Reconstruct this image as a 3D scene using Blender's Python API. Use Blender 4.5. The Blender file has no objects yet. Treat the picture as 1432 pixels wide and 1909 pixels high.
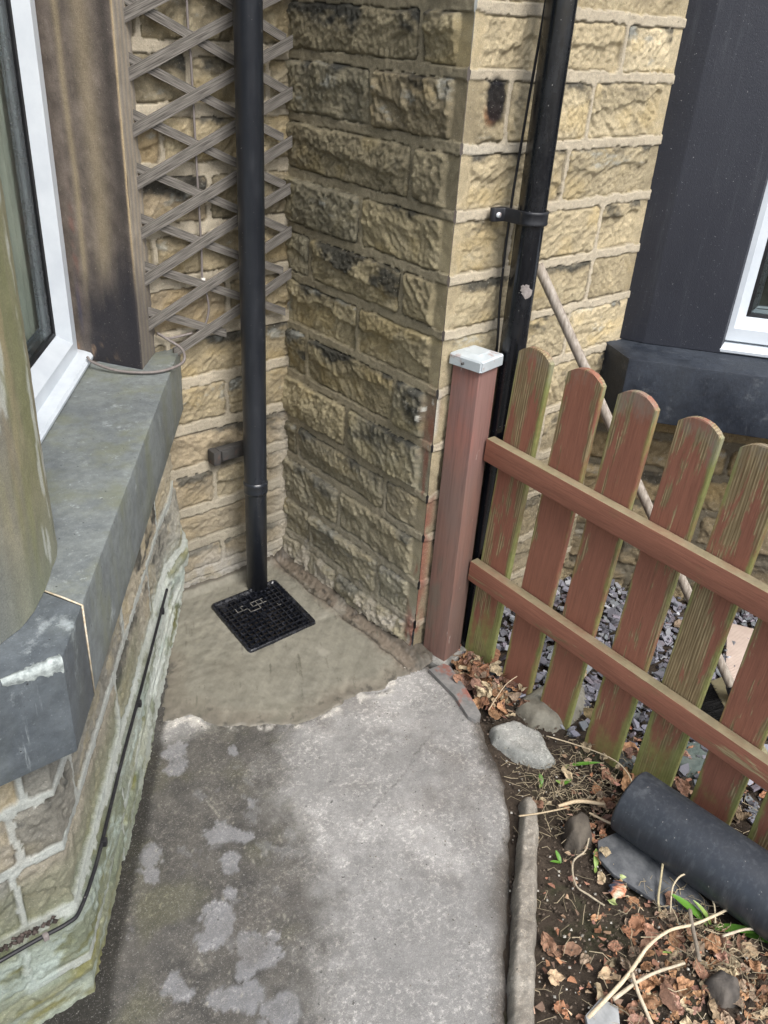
import bpy, bmesh, math
import numpy as np
from mathutils import Matrix, Vector

# ------------------------------------------------------------------ camera, sky, sun, exposure
scene = bpy.context.scene
COL = scene.collection
CAM_LOC = Vector((-1.477, -2.126, 1.690))
_c = bpy.data.cameras.new("camera")
_c.sensor_fit = 'VERTICAL'; _c.sensor_height = 24.0; _c.lens = 24.0 * 1595 / 1909
_c.clip_start = 0.02; _c.clip_end = 500
cam = bpy.data.objects.new("camera", _c); COL.objects.link(cam)
cam.matrix_world = Matrix.Translation(CAM_LOC) @ (Matrix.Rotation(math.radians(-42.46), 4, 'Z') @ Matrix.Rotation(math.radians(60.05), 4, 'X') @ Matrix.Rotation(math.radians(4.01), 4, 'Z'))
scene.camera = cam

SUN_EL, SUN_ROT = 54.0, 186.0
world = bpy.data.worlds.new("World"); scene.world = world; world.use_nodes = True
wn = world.node_tree; wn.nodes.clear()
sky = wn.nodes.new('ShaderNodeTexSky'); sky.sky_type = 'NISHITA'; sky.sun_disc = False
sky.sun_elevation = math.radians(SUN_EL); sky.sun_rotation = math.radians(SUN_ROT)
sky.air_density = 1.0; sky.dust_density = 3.0
hs = wn.nodes.new('ShaderNodeHueSaturation'); hs.inputs['Saturation'].default_value = 0.60
bg = wn.nodes.new('ShaderNodeBackground'); bg.inputs['Strength'].default_value = 0.13
wo = wn.nodes.new('ShaderNodeOutputWorld')
wn.links.new(sky.outputs[0], hs.inputs['Color']); wn.links.new(hs.outputs[0], bg.inputs[0]); wn.links.new(bg.outputs[0], wo.inputs[0])
sl = bpy.data.lights.new("sun", 'SUN'); sl.energy = 1.35; sl.angle = math.radians(32); sl.color = (1.0, 0.975, 0.935)
sun = bpy.data.objects.new("sun", sl); COL.objects.link(sun)
_el, _ro = math.radians(SUN_EL), math.radians(SUN_ROT)
_d = Vector((math.sin(_ro) * math.cos(_el), math.cos(_ro) * math.cos(_el), math.sin(_el)))
sun.rotation_euler = (-_d).to_track_quat('-Z', 'Y').to_euler(); sun.location = _d * 8
scene.view_settings.view_transform = 'Standard'; scene.view_settings.look = 'None'
scene.view_settings.gamma = 1.0; scene.view_settings.exposure = 1.28

# ------------------------------------------------------------------ numpy noise
def _h(ix, iy, seed):
    n = (ix.astype(np.int64) * 374761393 + iy.astype(np.int64) * 668265263 + int(seed) * 974634777) & 0xffffffff
    n = ((n ^ (n >> 13)) * 1274126177) & 0xffffffff
    n = ((n ^ (n >> 15)) * 668265263) & 0xffffffff
    return ((n ^ (n >> 16)) & 0xffffff) / float(0xffffff)
def vn(x, y, seed=0):
    x = np.asarray(x, float); y = np.asarray(y, float); x, y = np.broadcast_arrays(x, y)
    ix = np.floor(x); iy = np.floor(y); fx = x - ix; fy = y - iy
    fx = fx * fx * fx * (fx * (fx * 6 - 15) + 10); fy = fy * fy * fy * (fy * (fy * 6 - 15) + 10)
    a = _h(ix, iy, seed); b = _h(ix + 1, iy, seed); c = _h(ix, iy + 1, seed); d = _h(ix + 1, iy + 1, seed)
    return (a + (b - a) * fx) * (1 - fy) + (c + (d - c) * fx) * fy
def fbm(x, y, seed=0, oct=4, gain=.5):
    s = 0; a = 1; t = 0
    for i in range(oct):
        s = s + a * (vn(np.asarray(x) * 2 ** i + 7.3 * i, np.asarray(y) * 2 ** i - 3.1 * i, seed + 17 * i) * 2 - 1); t += a; a *= gain
    return s / t * 1.35
def ss(a, b, x):
    t = np.clip((x - a) / (b - a), 0, 1); return t * t * (3 - 2 * t)
def mixc(c, d, t):
    t = np.asarray(t)[..., None]; return c * (1 - t) + np.asarray(d) * t

# ------------------------------------------------------------------ object helpers
WL = {}
def _link(o, parent, loc):
    loc = Vector(loc); COL.objects.link(o)
    if parent is not None:
        o.parent = parent; o.location = loc - WL[parent.name]
    else: o.location = loc
    WL[o.name] = loc
    return o
def tag(o, label, cat, group=None, kind=None):
    if label: o["label"] = label
    if cat: o["category"] = cat
    if group: o["group"] = group
    if kind: o["kind"] = kind
    return o
def thing(name, loc, label, cat, group=None):
    o = bpy.data.objects.new(name, None); o.empty_display_size = .05
    _link(o, None, loc); return tag(o, label, cat, group)
def mesh_obj(name, V, F, mat, parent=None, loc=(0, 0, 0), col=None, smooth=True, rot=None):
    V = np.asarray(V, float).reshape(-1, 3); me = bpy.data.meshes.new(name)
    if isinstance(F, np.ndarray):
        n, k = F.shape
        me.vertices.add(len(V)); me.vertices.foreach_set('co', V.ravel())
        me.loops.add(n * k); me.loops.foreach_set('vertex_index', F.ravel().astype(np.int32))
        me.polygons.add(n); me.polygons.foreach_set('loop_start', np.arange(0, n * k, k, dtype=np.int32))
        try: me.polygons.foreach_set('loop_total', np.full(n, k, np.int32))
        except Exception: pass
        me.update(calc_edges=True); me.validate()
    else:
        me.from_pydata([tuple(v) for v in V], [], [tuple(int(i) for i in f) for f in F]); me.update()
    if col is not None:
        a = me.color_attributes.new(name='Col', type='FLOAT_COLOR', domain='POINT')
        c = np.ones((len(V), 4), np.float32); c[:, :3] = np.clip(np.asarray(col).reshape(-1, 3), 0, 1); a.data.foreach_set('color', c.ravel())
    me.polygons.foreach_set('use_smooth', np.full(len(me.polygons), bool(smooth)))
    me.materials.append(mat)
    o = bpy.data.objects.new(name, me)
    if rot is not None: o.rotation_euler = rot
    return _link(o, parent, loc)
def bm_obj(name, bm, mat, parent=None, loc=(0, 0, 0), smooth=False, rot=None, auto=None):
    me = bpy.data.meshes.new(name); bmesh.ops.recalc_face_normals(bm, faces=bm.faces[:]); bm.to_mesh(me); bm.free(); me.materials.append(mat)
    me.polygons.foreach_set('use_smooth', np.full(len(me.polygons), bool(smooth)))
    if auto is not None:
        me.polygons.foreach_set('use_smooth', np.full(len(me.polygons), True))
        try: me.set_sharp_from_angle(angle=math.radians(auto))
        except Exception: pass
    o = bpy.data.objects.new(name, me)
    if rot is not None: o.rotation_euler = rot
    return _link(o, parent, loc)
class MB:
    def __init__(s): s.V = []; s.F = []; s.C = []; s.n = 0
    def add(s, V, F, c=None):
        V = np.asarray(V, float).reshape(-1, 3); s.V.append(V); s.F += [tuple(int(i) + s.n for i in f) for f in F]
        if c is not None: s.C.append(np.broadcast_to(np.asarray(c, float), (len(V), 3)))
        s.n += len(V)
    def obj(s, name, mat, parent=None, loc=(0, 0, 0), smooth=True, rot=None):
        return mesh_obj(name, np.vstack(s.V), s.F, mat, parent, loc, np.vstack(s.C) if s.C else None, smooth, rot)
def catmull(P, n=8):
    P = [np.array(p, float) for p in P]
    if len(P) < 3: n = max(2, n); return np.array([P[0] + (P[-1] - P[0]) * i / n for i in range(n + 1)])
    Q = [2 * P[0] - P[1]] + P + [2 * P[-1] - P[-2]]; out = []
    for i in range(1, len(Q) - 2):
        for k in range(n):
            t = k / n; a, b, c, d = Q[i - 1], Q[i], Q[i + 1], Q[i + 2]
            out.append(.5 * ((2 * b) + (c - a) * t + (2 * a - 5 * b + 4 * c - d) * t * t + (3 * b - a - 3 * c + d) * t ** 3))
    out.append(P[-1]); return np.array(out)
def tube_geo(P, r, k=8, cap=True, noise=0, seed=0):
    P = np.asarray(P, float); n = len(P); r = np.broadcast_to(np.asarray(r, float), (n,))
    T = np.gradient(P, axis=0); T /= np.linalg.norm(T, axis=1)[:, None] + 1e-9
    up = np.array([0, 0, 1.]) if abs(T[0][2]) < .9 else np.array([1., 0, 0])
    V = []
    for i in range(n):
        a = np.cross(T[i], up); a /= np.linalg.norm(a) + 1e-9; b = np.cross(a, T[i]); up = b
        th = np.arange(k) * 2 * math.pi / k
        rr = r[i] * (1 + (noise * (vn(th * 1.3 + 5, i * .7 + th * 0, seed) * 2 - 1) if noise else 0))
        V.append(P[i] + np.outer(np.cos(th) * rr, a) + np.outer(np.sin(th) * rr, b))
    V = np.vstack(V); F = []
    for i in range(n - 1):
        for j in range(k):
            F.append((i * k + j, i * k + (j + 1) % k, (i + 1) * k + (j + 1) % k, (i + 1) * k + j))
    if cap: F.append(tuple(range(k))[::-1]); F.append(tuple((n - 1) * k + j for j in range(k)))
    return V, F
def tube(name, P, r, mat, parent=None, k=10, n=8, noise=0, seed=0, smooth=True):
    V, F = tube_geo(catmull(P, n), r, k, True, noise, seed)
    L = WL[parent.name] if parent is not None else Vector(P[0])
    return mesh_obj(name, V - np.array(L), F, mat, parent, L, None, smooth)
def prism_bm(poly, z0, z1, bevel=0.0, seg=2, sub=0):
    bm = bmesh.new()
    a = [bm.verts.new((p[0], p[1], z0)) for p in poly]; b = [bm.verts.new((p[0], p[1], z1)) for p in poly]
    n = len(poly)
    bm.faces.new(a[::-1]); bm.faces.new(b)
    for i in range(n): bm.faces.new((a[i], a[(i + 1) % n], b[(i + 1) % n], b[i]))
    bmesh.ops.recalc_face_normals(bm, faces=bm.faces[:])
    if bevel: bmesh.ops.bevel(bm, geom=bm.edges[:], offset=bevel, segments=seg, profile=.6, affect='EDGES')
    return bm
def prism(name, poly, z0, z1, mat, parent=None, bevel=.004, auto=35):
    return bm_obj(name, prism_bm(poly, z0, z1, bevel), mat, parent, WL[parent.name] if parent is not None else (0, 0, 0), auto=auto) if parent is None else _shift(name, poly, z0, z1, mat, parent, bevel, auto)
def _shift(name, poly, z0, z1, mat, parent, bevel, auto):
    bm = prism_bm(poly, z0, z1, bevel); L = WL[parent.name]
    bmesh.ops.translate(bm, verts=bm.verts[:], vec=-L)
    return bm_obj(name, bm, mat, parent, L, auto=auto)
def box_bm(sx, sy, sz, bevel=0.002, seg=2, cuts=None):
    bm = bmesh.new(); bmesh.ops.create_cube(bm, size=1); bmesh.ops.scale(bm, vec=(sx, sy, sz), verts=bm.verts[:])
    if bevel: bmesh.ops.bevel(bm, geom=bm.edges[:], offset=bevel, segments=seg, profile=.6, affect='EDGES')
    return bm
def box(name, c, s, mat, parent=None, bevel=.002, rot=None, auto=40):
    return bm_obj(name, box_bm(*s, bevel=bevel), mat, parent, c, rot=rot, auto=auto)

# ------------------------------------------------------------------ materials
class Mt:
    def __init__(s, name, rough=.8, spec=.35, metal=0):
        s.m = bpy.data.materials.new(name); s.m.use_nodes = True; s.t = s.m.node_tree; s.b = s.t.nodes['Principled BSDF']
        s.b.inputs['Roughness'].default_value = rough; s.b.inputs['Metallic'].default_value = metal
        s.b.inputs['Specular IOR Level'].default_value = spec
        s.tc = s.n('ShaderNodeTexCoord').outputs['Object']; s._h = None
    def n(s, t): return s.t.nodes.new(t)
    def l(s, a, b): s.t.links.new(a, b)
    def set(s, sock, v):
        if isinstance(v, bpy.types.NodeSocket): s.l(v, sock)
        elif isinstance(v, (tuple, list)): sock.default_value = (*v, 1.0) if len(v) == 3 and len(sock.default_value) == 4 else v
        else: sock.default_value = v
    def vec(s, scale=(1, 1, 1), rnd=False, rot=(0, 0, 0)):
        m = s.n('ShaderNodeMapping'); s.l(s.tc, m.inputs['Vector']); m.inputs['Scale'].default_value = scale; m.inputs['Rotation'].default_value = rot
        if rnd:
            oi = s.n('ShaderNodeObjectInfo'); v = s.n('ShaderNodeVectorMath'); v.operation = 'SCALE'
            cx = s.n('ShaderNodeCombineXYZ')
            for i in range(3): s.l(oi.outputs['Random'], cx.inputs[i])
            s.l(cx.outputs[0], v.inputs[0]); v.inputs['Scale'].default_value = 37.0; s.l(v.outputs[0], m.inputs['Location'])
        return m.outputs[0]
    def noise(s, scale, vec=None, detail=5, rough=.6, dist=0):
        n = s.n('ShaderNodeTexNoise'); n.inputs['Scale'].default_value = scale; n.inputs['Detail'].default_value = detail; n.inputs['Roughness'].default_value = rough
        n.inputs['Distortion'].default_value = dist; s.l(vec if vec is not None else s.tc, n.inputs['Vector']); return n.outputs['Fac']
    def vor(s, scale, vec=None, feat='F1'):
        n = s.n('ShaderNodeTexVoronoi'); n.feature = feat; n.inputs['Scale'].default_value = scale; s.l(vec if vec is not None else s.tc, n.inputs['Vector']); return n.outputs['Distance']
    def step(s, f, a, b, lo=0., hi=1.):
        n = s.n('ShaderNodeMapRange'); n.interpolation_type = 'SMOOTHSTEP'; s.l(f, n.inputs['Value']); n.inputs['From Min'].default_value = a; n.inputs['From Max'].default_value = b
        n.inputs['To Min'].default_value = lo; n.inputs['To Max'].default_value = hi; return n.outputs[0]
    def mix(s, f, a, b, mode='MIX'):
        n = s.n('ShaderNodeMix'); n.data_type = 'RGBA'; n.blend_type = mode; s.set(n.inputs[0], f); s.set(n.inputs[6], a); s.set(n.inputs[7], b); return n.outputs[2]
    def math(s, op, a, b=0.):
        n = s.n('ShaderNodeMath'); n.operation = op; s.set(n.inputs[0], a); s.set(n.inputs[1], b); return n.outputs[0]
    def attr(s, name='Col'):
        n = s.n('ShaderNodeAttribute'); n.attribute_name = name; return n.outputs['Color']
    def sep(s, v=None):
        n = s.n('ShaderNodeSeparateXYZ'); s.l(v if v is not None else s.tc, n.inputs[0]); return n.outputs
    def color(s, c): s.set(s.b.inputs['Base Color'], c)
    def rough(s, c): s.set(s.b.inputs['Roughness'], c)
    def bump(s, h, dist=.002, strength=1.0):
        n = s.n('ShaderNodeBump'); n.inputs['Distance'].default_value = dist; n.inputs['Strength'].default_value = strength; s.l(h, n.inputs['Height'])
        if s._h is not None: s.l(s._h, n.inputs['Normal'])
        s._h = n.outputs[0]; s.l(s._h, s.b.inputs['Normal'])
def rnd_val(M):
    oi = M.n('ShaderNodeObjectInfo'); return oi.outputs['Random']

def m_rock():
    M = Mt('sandstone', .93, .2); c = M.attr()
    def ridged(sc, vec=None, det=7):
        n = M.n('ShaderNodeTexNoise'); n.noise_type = 'RIDGED_MULTIFRACTAL'; n.inputs['Scale'].default_value = sc; n.inputs['Detail'].default_value = det; n.inputs['Roughness'].default_value = .6
        M.l(vec if vec is not None else M.tc, n.inputs['Vector']); return n.outputs['Fac']
    c = M.mix(1., c, M.mix(M.noise(380, detail=4, rough=.7), (.45, .44, .42), (1.55, 1.53, 1.48)), 'MULTIPLY')
    c = M.mix(1., c, M.mix(M.noise(70, detail=7, rough=.8), (.60, .60, .62), (1.40, 1.38, 1.32)), 'MULTIPLY')
    c = M.mix(M.step(M.noise(190, detail=4), .62, .72, 0, .7), c, M.mix(.5, c, (.70, .66, .56)))
    c = M.mix(M.step(M.noise(110, detail=7, rough=.75), .60, .70, 0, .6), c, (.05, .045, .035))
    M.color(c); M.bump(ridged(30, M.vec((1, 1, 2.0), rot=(.6, .0, .0))), .0030, .35); M.bump(ridged(85), .0018, .35); M.bump(M.noise(170, detail=8, rough=.85), .005, 1); M.bump(M.noise(650, detail=3), .002, 1); return M.m
ROCK = m_rock()
def m_wet():
    M = Mt('fresh_cement', .62, .4); c = M.attr()
    c = M.mix(M.noise(14, detail=6), M.mix(1, c, (.88, .88, .86), 'MULTIPLY'), M.mix(1, c, (1.12, 1.12, 1.12), 'MULTIPLY'))
    M.color(c); M.bump(M.noise(45, M.vec((1, .3, 1), rot=(0, 0, .5)), detail=7, rough=.7), .004, .7); M.bump(M.noise(900, detail=2), .0005, .5)
    M.rough(M.step(M.noise(9), .35, .7, .5, .78)); return M.m
WET = m_wet()
def m_conc():
    M = Mt('old_concrete', .9, .25); c = M.attr()
    sp = M.step(M.noise(170, detail=5, rough=.8), .57, .66)
    sp2 = M.step(M.vor(240), .16, .07)
    c = M.mix(1., c, M.mix(M.noise(420, detail=3), (.5, .5, .5), (1.5, 1.5, 1.5)), 'MULTIPLY'); c = M.mix(1., c, M.mix(M.noise(50, detail=8, rough=.8), (.62, .62, .62), (1.38, 1.38, 1.36)), 'MULTIPLY')
    big = M.step(M.noise(8, detail=4), .36, .6, .15, 1)
    fl = M.math('MULTIPLY', M.step(M.noise(80, detail=9, rough=.85), .50, .60), big)
    c = M.mix(M.math('MULTIPLY', fl, .8), c, M.mix(1., c, (2.1, 2.06, 2.0), 'MULTIPLY')); c = M.mix(M.math('MULTIPLY', sp, .26), c, (.62, .60, .56)); c = M.mix(M.math('MULTIPLY', sp2, .3), c, (.7, .68, .63))
    c = M.mix(M.step(M.noise(210, detail=4), .62, .7, 0, .5), c, (.06, .055, .05))
    c = M.mix(M.step(M.noise(75, detail=4), .66, .7, 0, .8), c, (.05, .05, .045))
    M.color(c); M.bump(M.noise(150, detail=7, rough=.8), .003, .9); M.bump(M.noise(800, detail=2), .001, .6); return M.m
CONC = m_conc()
def m_soil():
    M = Mt('garden_soil', .97, .15); c = M.mix(M.noise(60, detail=7, rough=.75), (.018, .014, .011), (.105, .082, .062))
    c = M.mix(M.step(M.vor(260), .2, .08, 0, .5), c, (.22, .19, .15))
    c = M.mix(M.step(M.noise(9, detail=5), .55, .7, 0, .5), c, (.04, .05, .022))
    M.color(c); M.bump(M.noise(130, detail=8, rough=.8), .006, 1); M.bump(M.noise(500, detail=3), .002, 1); return M.m
SOIL = m_soil()
def m_attr(name, rough=.8, spec=.3, bs=200, bd=.001, var=.35, vs=120, nrm=1., trans=0):
    M = Mt(name, rough, spec); c = M.mix(1., M.attr(), M.mix(M.noise(vs, detail=5), (1 - var,) * 3, (1 + var,) * 3), 'MULTIPLY')
    M.color(c); M.bump(M.noise(bs, detail=5), bd, nrm)
    if trans: M.b.inputs['Transmission Weight'].default_value = 0
    return M.m
LEAF = m_attr('dead_leaf', .72, .25, 190, .003, .5, 130)
SLATE = m_attr('slate_chip', .6, .4, 260, .0008, .25, 110)
STEMM = m_attr('dry_stem', .8, .25, 300, .001, .4, 160)
CRUMB = m_attr('soil_crumb', .95, .15, 300, .001, .4, 200)
STONEATTR = m_attr('weathered_stone', .88, .3, 180, .002, .3, 70)
def m_paintwood(name='painted_wood', rail=False, paint=(.265, .112, .072), bare=.522, axis='z'):
    M = Mt(name, .74, .3)
    rv = rnd_val(M)
    sc = {'z': (95, 95, 3.2), 'y': (95, 3.2, 95)}[axis]; sc2 = {'z': (11, 11, 1.7), 'y': (11, 1.7, 11)}[axis]
    g = M.noise(1.0 * 3, M.vec(sc, True), 6, .65, .6); big = M.noise(2.2, M.vec(sc2, True), 5, .65, .4)
    ring = M.n('ShaderNodeTexWave'); ring.wave_type = 'BANDS'; ring.bands_direction = 'X'; ring.inputs['Scale'].default_value = 48; ring.inputs['Distortion'].default_value = 9; ring.inputs['Detail'].default_value = 2; ring.inputs['Detail Scale'].default_value = .35
    M.l(M.vec({'z': (1, 1, .16), 'y': (1, .16, 1)}[axis], True), ring.inputs['Vector'])
    wood = M.mix(M.math('MULTIPLY', ring.outputs['Fac'], g), (.22, .16, .08), (.54, .44, .26))
    wood = M.mix(M.step(g, .35, .7), M.mix(1, wood, (.55, .52, .5), 'MULTIPLY'), wood)
    x, y, z = M.sep()
    fine = M.noise(3, M.vec({'z': (210, 210, 7), 'y': (210, 7, 210)}[axis], True), 4, .7)
    mk = M.math('ADD', M.math('MULTIPLY', big, .80), M.math('MULTIPLY', fine, .20))
    r = M.math('MULTIPLY', rnd_val(M), .11)
    mk = M.math('ADD', mk, r)
    if not rail:
        top = M.step(z, .80, 1.0, 0, .07); mk = M.math('ADD', mk, top); bot = M.step(z, .38, .02, 0, .05); mk = M.math('ADD', mk, bot)
        e = M.step(M.math('ABSOLUTE', x), .030, .052, 0, .06); mk = M.math('ADD', mk, e)
    ms = M.step(mk, bare + .085, bare + .11)
    pt = M.mix(M.noise(5, M.vec(sc2, True), 5), tuple(v * .78 for v in paint), tuple(v * 1.25 for v in paint))
    pt = M.mix(M.step(g, .3, .6, .45, 0), pt, tuple(v * .5 for v in paint))
    pt = M.mix(M.step(fine, .62, .72, 0, .5), pt, (.42, .22, .15))
    c = M.mix(ms, pt, wood)
    al = M.noise(9, M.vec({'z': (1, 1, .5), 'y': (1, .5, 1)}[axis], True), 5, .7)
    if not rail:
        e2 = M.step(M.math('ABSOLUTE', x), .034, .0525, 0, .30)
        b2 = M.math('MULTIPLY', M.step(z, .42, -.03, 0, .42), M.step(rv, .2, .7, .25, 1.)); am = M.step(M.math('ADD', al, M.math('ADD', e2, b2)), .66, .92, 0, .75)
        c = M.mix(am, c, M.mix(M.noise(60), (.11, .13, .035), (.33, .37, .12)))
        gy = M.step(M.math('ADD', al, M.step(z, .88, 1.01, 0, .25)), .66, .85, 0, .6); c = M.mix(gy, c, (.22, .2, .16))
    else:
        nz = M.n('ShaderNodeNewGeometry'); sp = M.n('ShaderNodeSeparateXYZ'); M.l(nz.outputs['Normal'], sp.inputs[0])
        up = M.math('MULTIPLY', M.step(sp.outputs[2], .4, .9), M.step(al, .3, .6, .45, 1))
        c = M.mix(up, c, M.mix(M.noise(40), (.16, .13, .08), (.36, .31, .19)))
        c = M.mix(M.step(al, .6, .78, 0, .5), c, (.15, .14, .06))
    M.color(c); M.bump(g, .0022, .55); M.bump(fine, .0012, .5); M.bump(ms, .0004, -.6) ; return M.m
PICK = m_paintwood(); RAILM = m_paintwood('painted_rail', True, bare=.59, axis='y')
def m_post():
    M = Mt('stained_post', .6, .4); g = M.noise(3, M.vec((60, 60, 2), True), 6, .65, .5); b = M.noise(2.4, M.vec((4, 4, 1.4)), 6, .65)
    c = M.mix(M.step(b, .38, .62), (.20, .115, .10), (.26, .115, .09)); c = M.mix(M.step(b, .6, .72, 0, .7), c, (.15, .14, .11))
    x, y, z = M.sep(); low = M.step(M.math('ADD', M.math('MULTIPLY', b, .5), M.step(z, .55, 0, 0, .5)), .45, .75, 0, .75)
    c = M.mix(M.math('MULTIPLY', low, .6), c, (.15, .125, .10)); c = M.mix(M.step(M.noise(60, M.vec((1, 1, .3))), .68, .72, 0, .7), c, (.42, .36, .33))
    c = M.mix(M.step(g, .3, .55, .5, 0), c, (.09, .055, .048)); M.color(c); M.bump(g, .0015, .5); return M.m
POST = m_post()
def m_metal(name, c1, c2, rough=.45, metal=1., rust=0.):
    M = Mt(name, rough, .5, metal); b = M.noise(30, detail=6, rough=.7); c = M.mix(b, c1, c2)
    if rust: c = M.mix(M.step(M.noise(18, detail=6, rough=.7), .55, .66, 0, rust), c, (.28, .10, .045))
    M.color(c); M.rough(M.step(b, .3, .7, rough - .1, rough + .15)); M.bump(M.noise(120), .0006, .4); return M.m
ZINC = m_metal('galvanised_steel', (.42, .48, .5), (.66, .70, .72), .5, .35, .55)
LEAD = m_metal('old_bracket_metal', (.018, .018, .018), (.075, .07, .065), .75, .1, .15)
def m_pipe(name, base, rough, scuff, gl=.5):
    M = Mt(name, rough, gl); s = M.noise(3, M.vec((30, 30, 2.2)), 6, .7); b = M.noise(9, M.vec((1, 1, .4)), 6, .75)
    c = M.mix(M.step(s, .45, .75, 0, .4), base, scuff); c = M.mix(M.step(b, .57, .72, 0, .5), c, scuff)
    c = M.mix(M.step(M.noise(140, detail=3), .7, .74, 0, .6), c, (.35, .34, .32)); M.color(c)
    M.rough(M.step(b, .35, .7, rough, min(1, rough + .3))); M.bump(b, .0008, .3); return M.m
PIPE_MATT = m_pipe('matt_black_plastic', (.012, .015, .021), .27, (.04, .045, .054), .7)
PIPE_GLOSS = m_pipe('gloss_black_plastic', (.004, .005, .007), .10, (.022, .022, .024), .6)
PIPE_BIG = m_pipe('dusty_black_plastic', (.024, .029, .037), .36, (.09, .10, .11), .5)
BLACKP = m_pipe('black_clip_plastic', (.008, .009, .012), .3, (.03, .03, .03), .5)
CABLE_B = m_pipe('black_cable_sheath', (.01, .01, .012), .45, (.05, .05, .045), .4)
CABLE_G = m_pipe('grey_cable_sheath', (.16, .14, .13), .5, (.28, .26, .25), .4)
def m_grate():
    M = Mt('wet_black_iron', .16, .6); b = M.noise(70, detail=6); M.color(M.mix(M.step(b, .5, .75), (.006, .007, .010), (.03, .033, .045)))
    M.rough(M.step(b, .3, .7, .1, .5)); M.bump(b, .0012, .6); return M.m
GRATE = m_grate()
def m_simple(name, c1, c2, scale=20, rough=.6, bd=.001, spec=.35, stretch=(1, 1, 1), c3=None, t3=(.62, .72), s3=12):
    M = Mt(name, rough, spec); v = M.vec(stretch); n = M.noise(scale, v, 6, .65); c = M.mix(M.step(n, .3, .7), c1, c2)
    if c3: c = M.mix(M.step(M.noise(s3, v, 6, .7), t3[0], t3[1], 0, .85), c, c3)
    M.color(c); M.bump(n, bd, .6); return M.m
TREL = m_simple('weathered_trellis_wood', (.055, .050, .044), (.225, .208, .185), 3.0, .85, .003, .2, (3.5, 110, 110), (.12, .13, .06), (.64, .78), 2)
UPVC = m_simple('white_window_plastic', (.46, .50, .54), (.56, .60, .63), 6, .28, .0002, .5, c3=(.62, .66, .70), t3=(.72, .8), s3=60)
GASK = m_simple('black_rubber_gasket', (.006, .006, .007), (.012, .012, .014), 30, .4)
SPACER = m_metal('silver_spacer', (.13, .14, .16), (.22, .24, .27), .3, .8)
MORT = m_simple('sill_joint_mortar', (.42, .34, .22), (.62, .56, .45), 90, .95, .002)
LIME = m_simple('pale_mortar_splash', (.45, .44, .40), (.72, .70, .64), 120, .95, .002)
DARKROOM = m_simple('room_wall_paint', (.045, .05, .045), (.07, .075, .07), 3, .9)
NET = m_simple('pale_net_curtain', (.27, .28, .25), (.42, .43, .39), 30, .9, .001, .2, (1, 1, .1))
DIRT = m_simple('dark_pit', (.003, .003, .003), (.008, .008, .008), 30, .6)
def m_sill(name, base, base2, green, pale, amt=.5):
    M = Mt(name, .55, .4); a = M.noise(5, detail=8, rough=.7); c = M.mix(M.step(a, .3, .7), base, base2); c = M.mix(M.step(M.noise(45, detail=6, rough=.75), .3, .7), M.mix(1, c, (.8,) * 3, 'MULTIPLY'), M.mix(1, c, (1.18,) * 3, 'MULTIPLY'))
    gz = M.noise(7, M.vec((1, 1, .35)), 7, .7); c = M.mix(M.step(gz, .45, .68, 0, amt), c, green)
    st = M.noise(9, M.vec((4, 4, .35)), 6, .75); c = M.mix(M.step(st, .61, .74, 0, .65), c, pale)
    c = M.mix(M.step(M.noise(11, detail=8, rough=.75), .58, .72, 0, .55), c, pale)
    c = M.mix(M.step(M.vor(38), .075, .05, 0, .9), c, (.02, .02, .02)); c = M.mix(M.step(M.noise(260, detail=4), .62, .72, 0, .4), c, pale)
    M.color(c); M.bump(M.noise(60, detail=8, rough=.7), .002, .7); M.bump(M.noise(500, detail=3), .0006, .7); M.rough(M.step(a, .3, .7, .45, .75)); return M.m
SILL = m_sill('painted_stone_sill', (.115, .128, .132), (.175, .192, .182), (.145, .155, .105), (.42, .46, .46), .7)
SILL2 = m_sill('dark_stone_sill', (.066, .077, .086), (.115, .130, .138), (.115, .13, .11), (.36, .40, .40), .35)
SILLB = m_sill('black_painted_sill', (.012, .016, .024), (.034, .042, .056), (.03, .035, .04), (.12, .13, .14), .3)
def m_dark():
    M = Mt('dark_masonry_paint', .5, .35); a = M.noise(4, detail=6); c = M.mix(a, (.020, .022, .030), (.038, .041, .052)); c = M.mix(M.step(M.noise(5, M.vec((6, 6, .5)), 7, .75), .5, .75, 0, .4), c, (.075, .08, .09)); c = M.mix(M.step(M.noise(90, detail=6, rough=.8), .62, .72, 0, .35), c, (.10, .10, .11)); c = M.mix(M.step(M.noise(230, detail=3), .69, .73, 0, .7), c, (.35, .35, .35))
    M.color(c); M.bump(M.noise(260, detail=5, rough=.7), .0016, .7); return M.m
DARKP = m_dark()
M_ = Mt('window_glass', .03, .5); M_.color((.02, .025, .025)); M_.b.inputs['Transmission Weight'].default_value = 0.0
_t = M_.n('ShaderNodeBsdfTransparent'); _t.inputs[0].default_value = (.84, .87, .85, 1); _g = M_.n('ShaderNodeBsdfGlossy'); _g.inputs['Roughness'].default_value = .015
_f = M_.n('ShaderNodeLayerWeight'); _f.inputs['Blend'].default_value = .5; _gf = M_.math('ADD', M_.math('MULTIPLY', M_.math('POWER', _f.outputs['Facing'], 4.0), .30), .03); _x = M_.n('ShaderNodeMixShader'); M_.l(_gf, _x.inputs[0]); M_.l(_t.outputs[0], _x.inputs[1]); M_.l(_g.outputs[0], _x.inputs[2])
M_.l(_x.outputs[0], M_.t.nodes['Material Output'].inputs['Surface']); GLASS = M_.m

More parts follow.
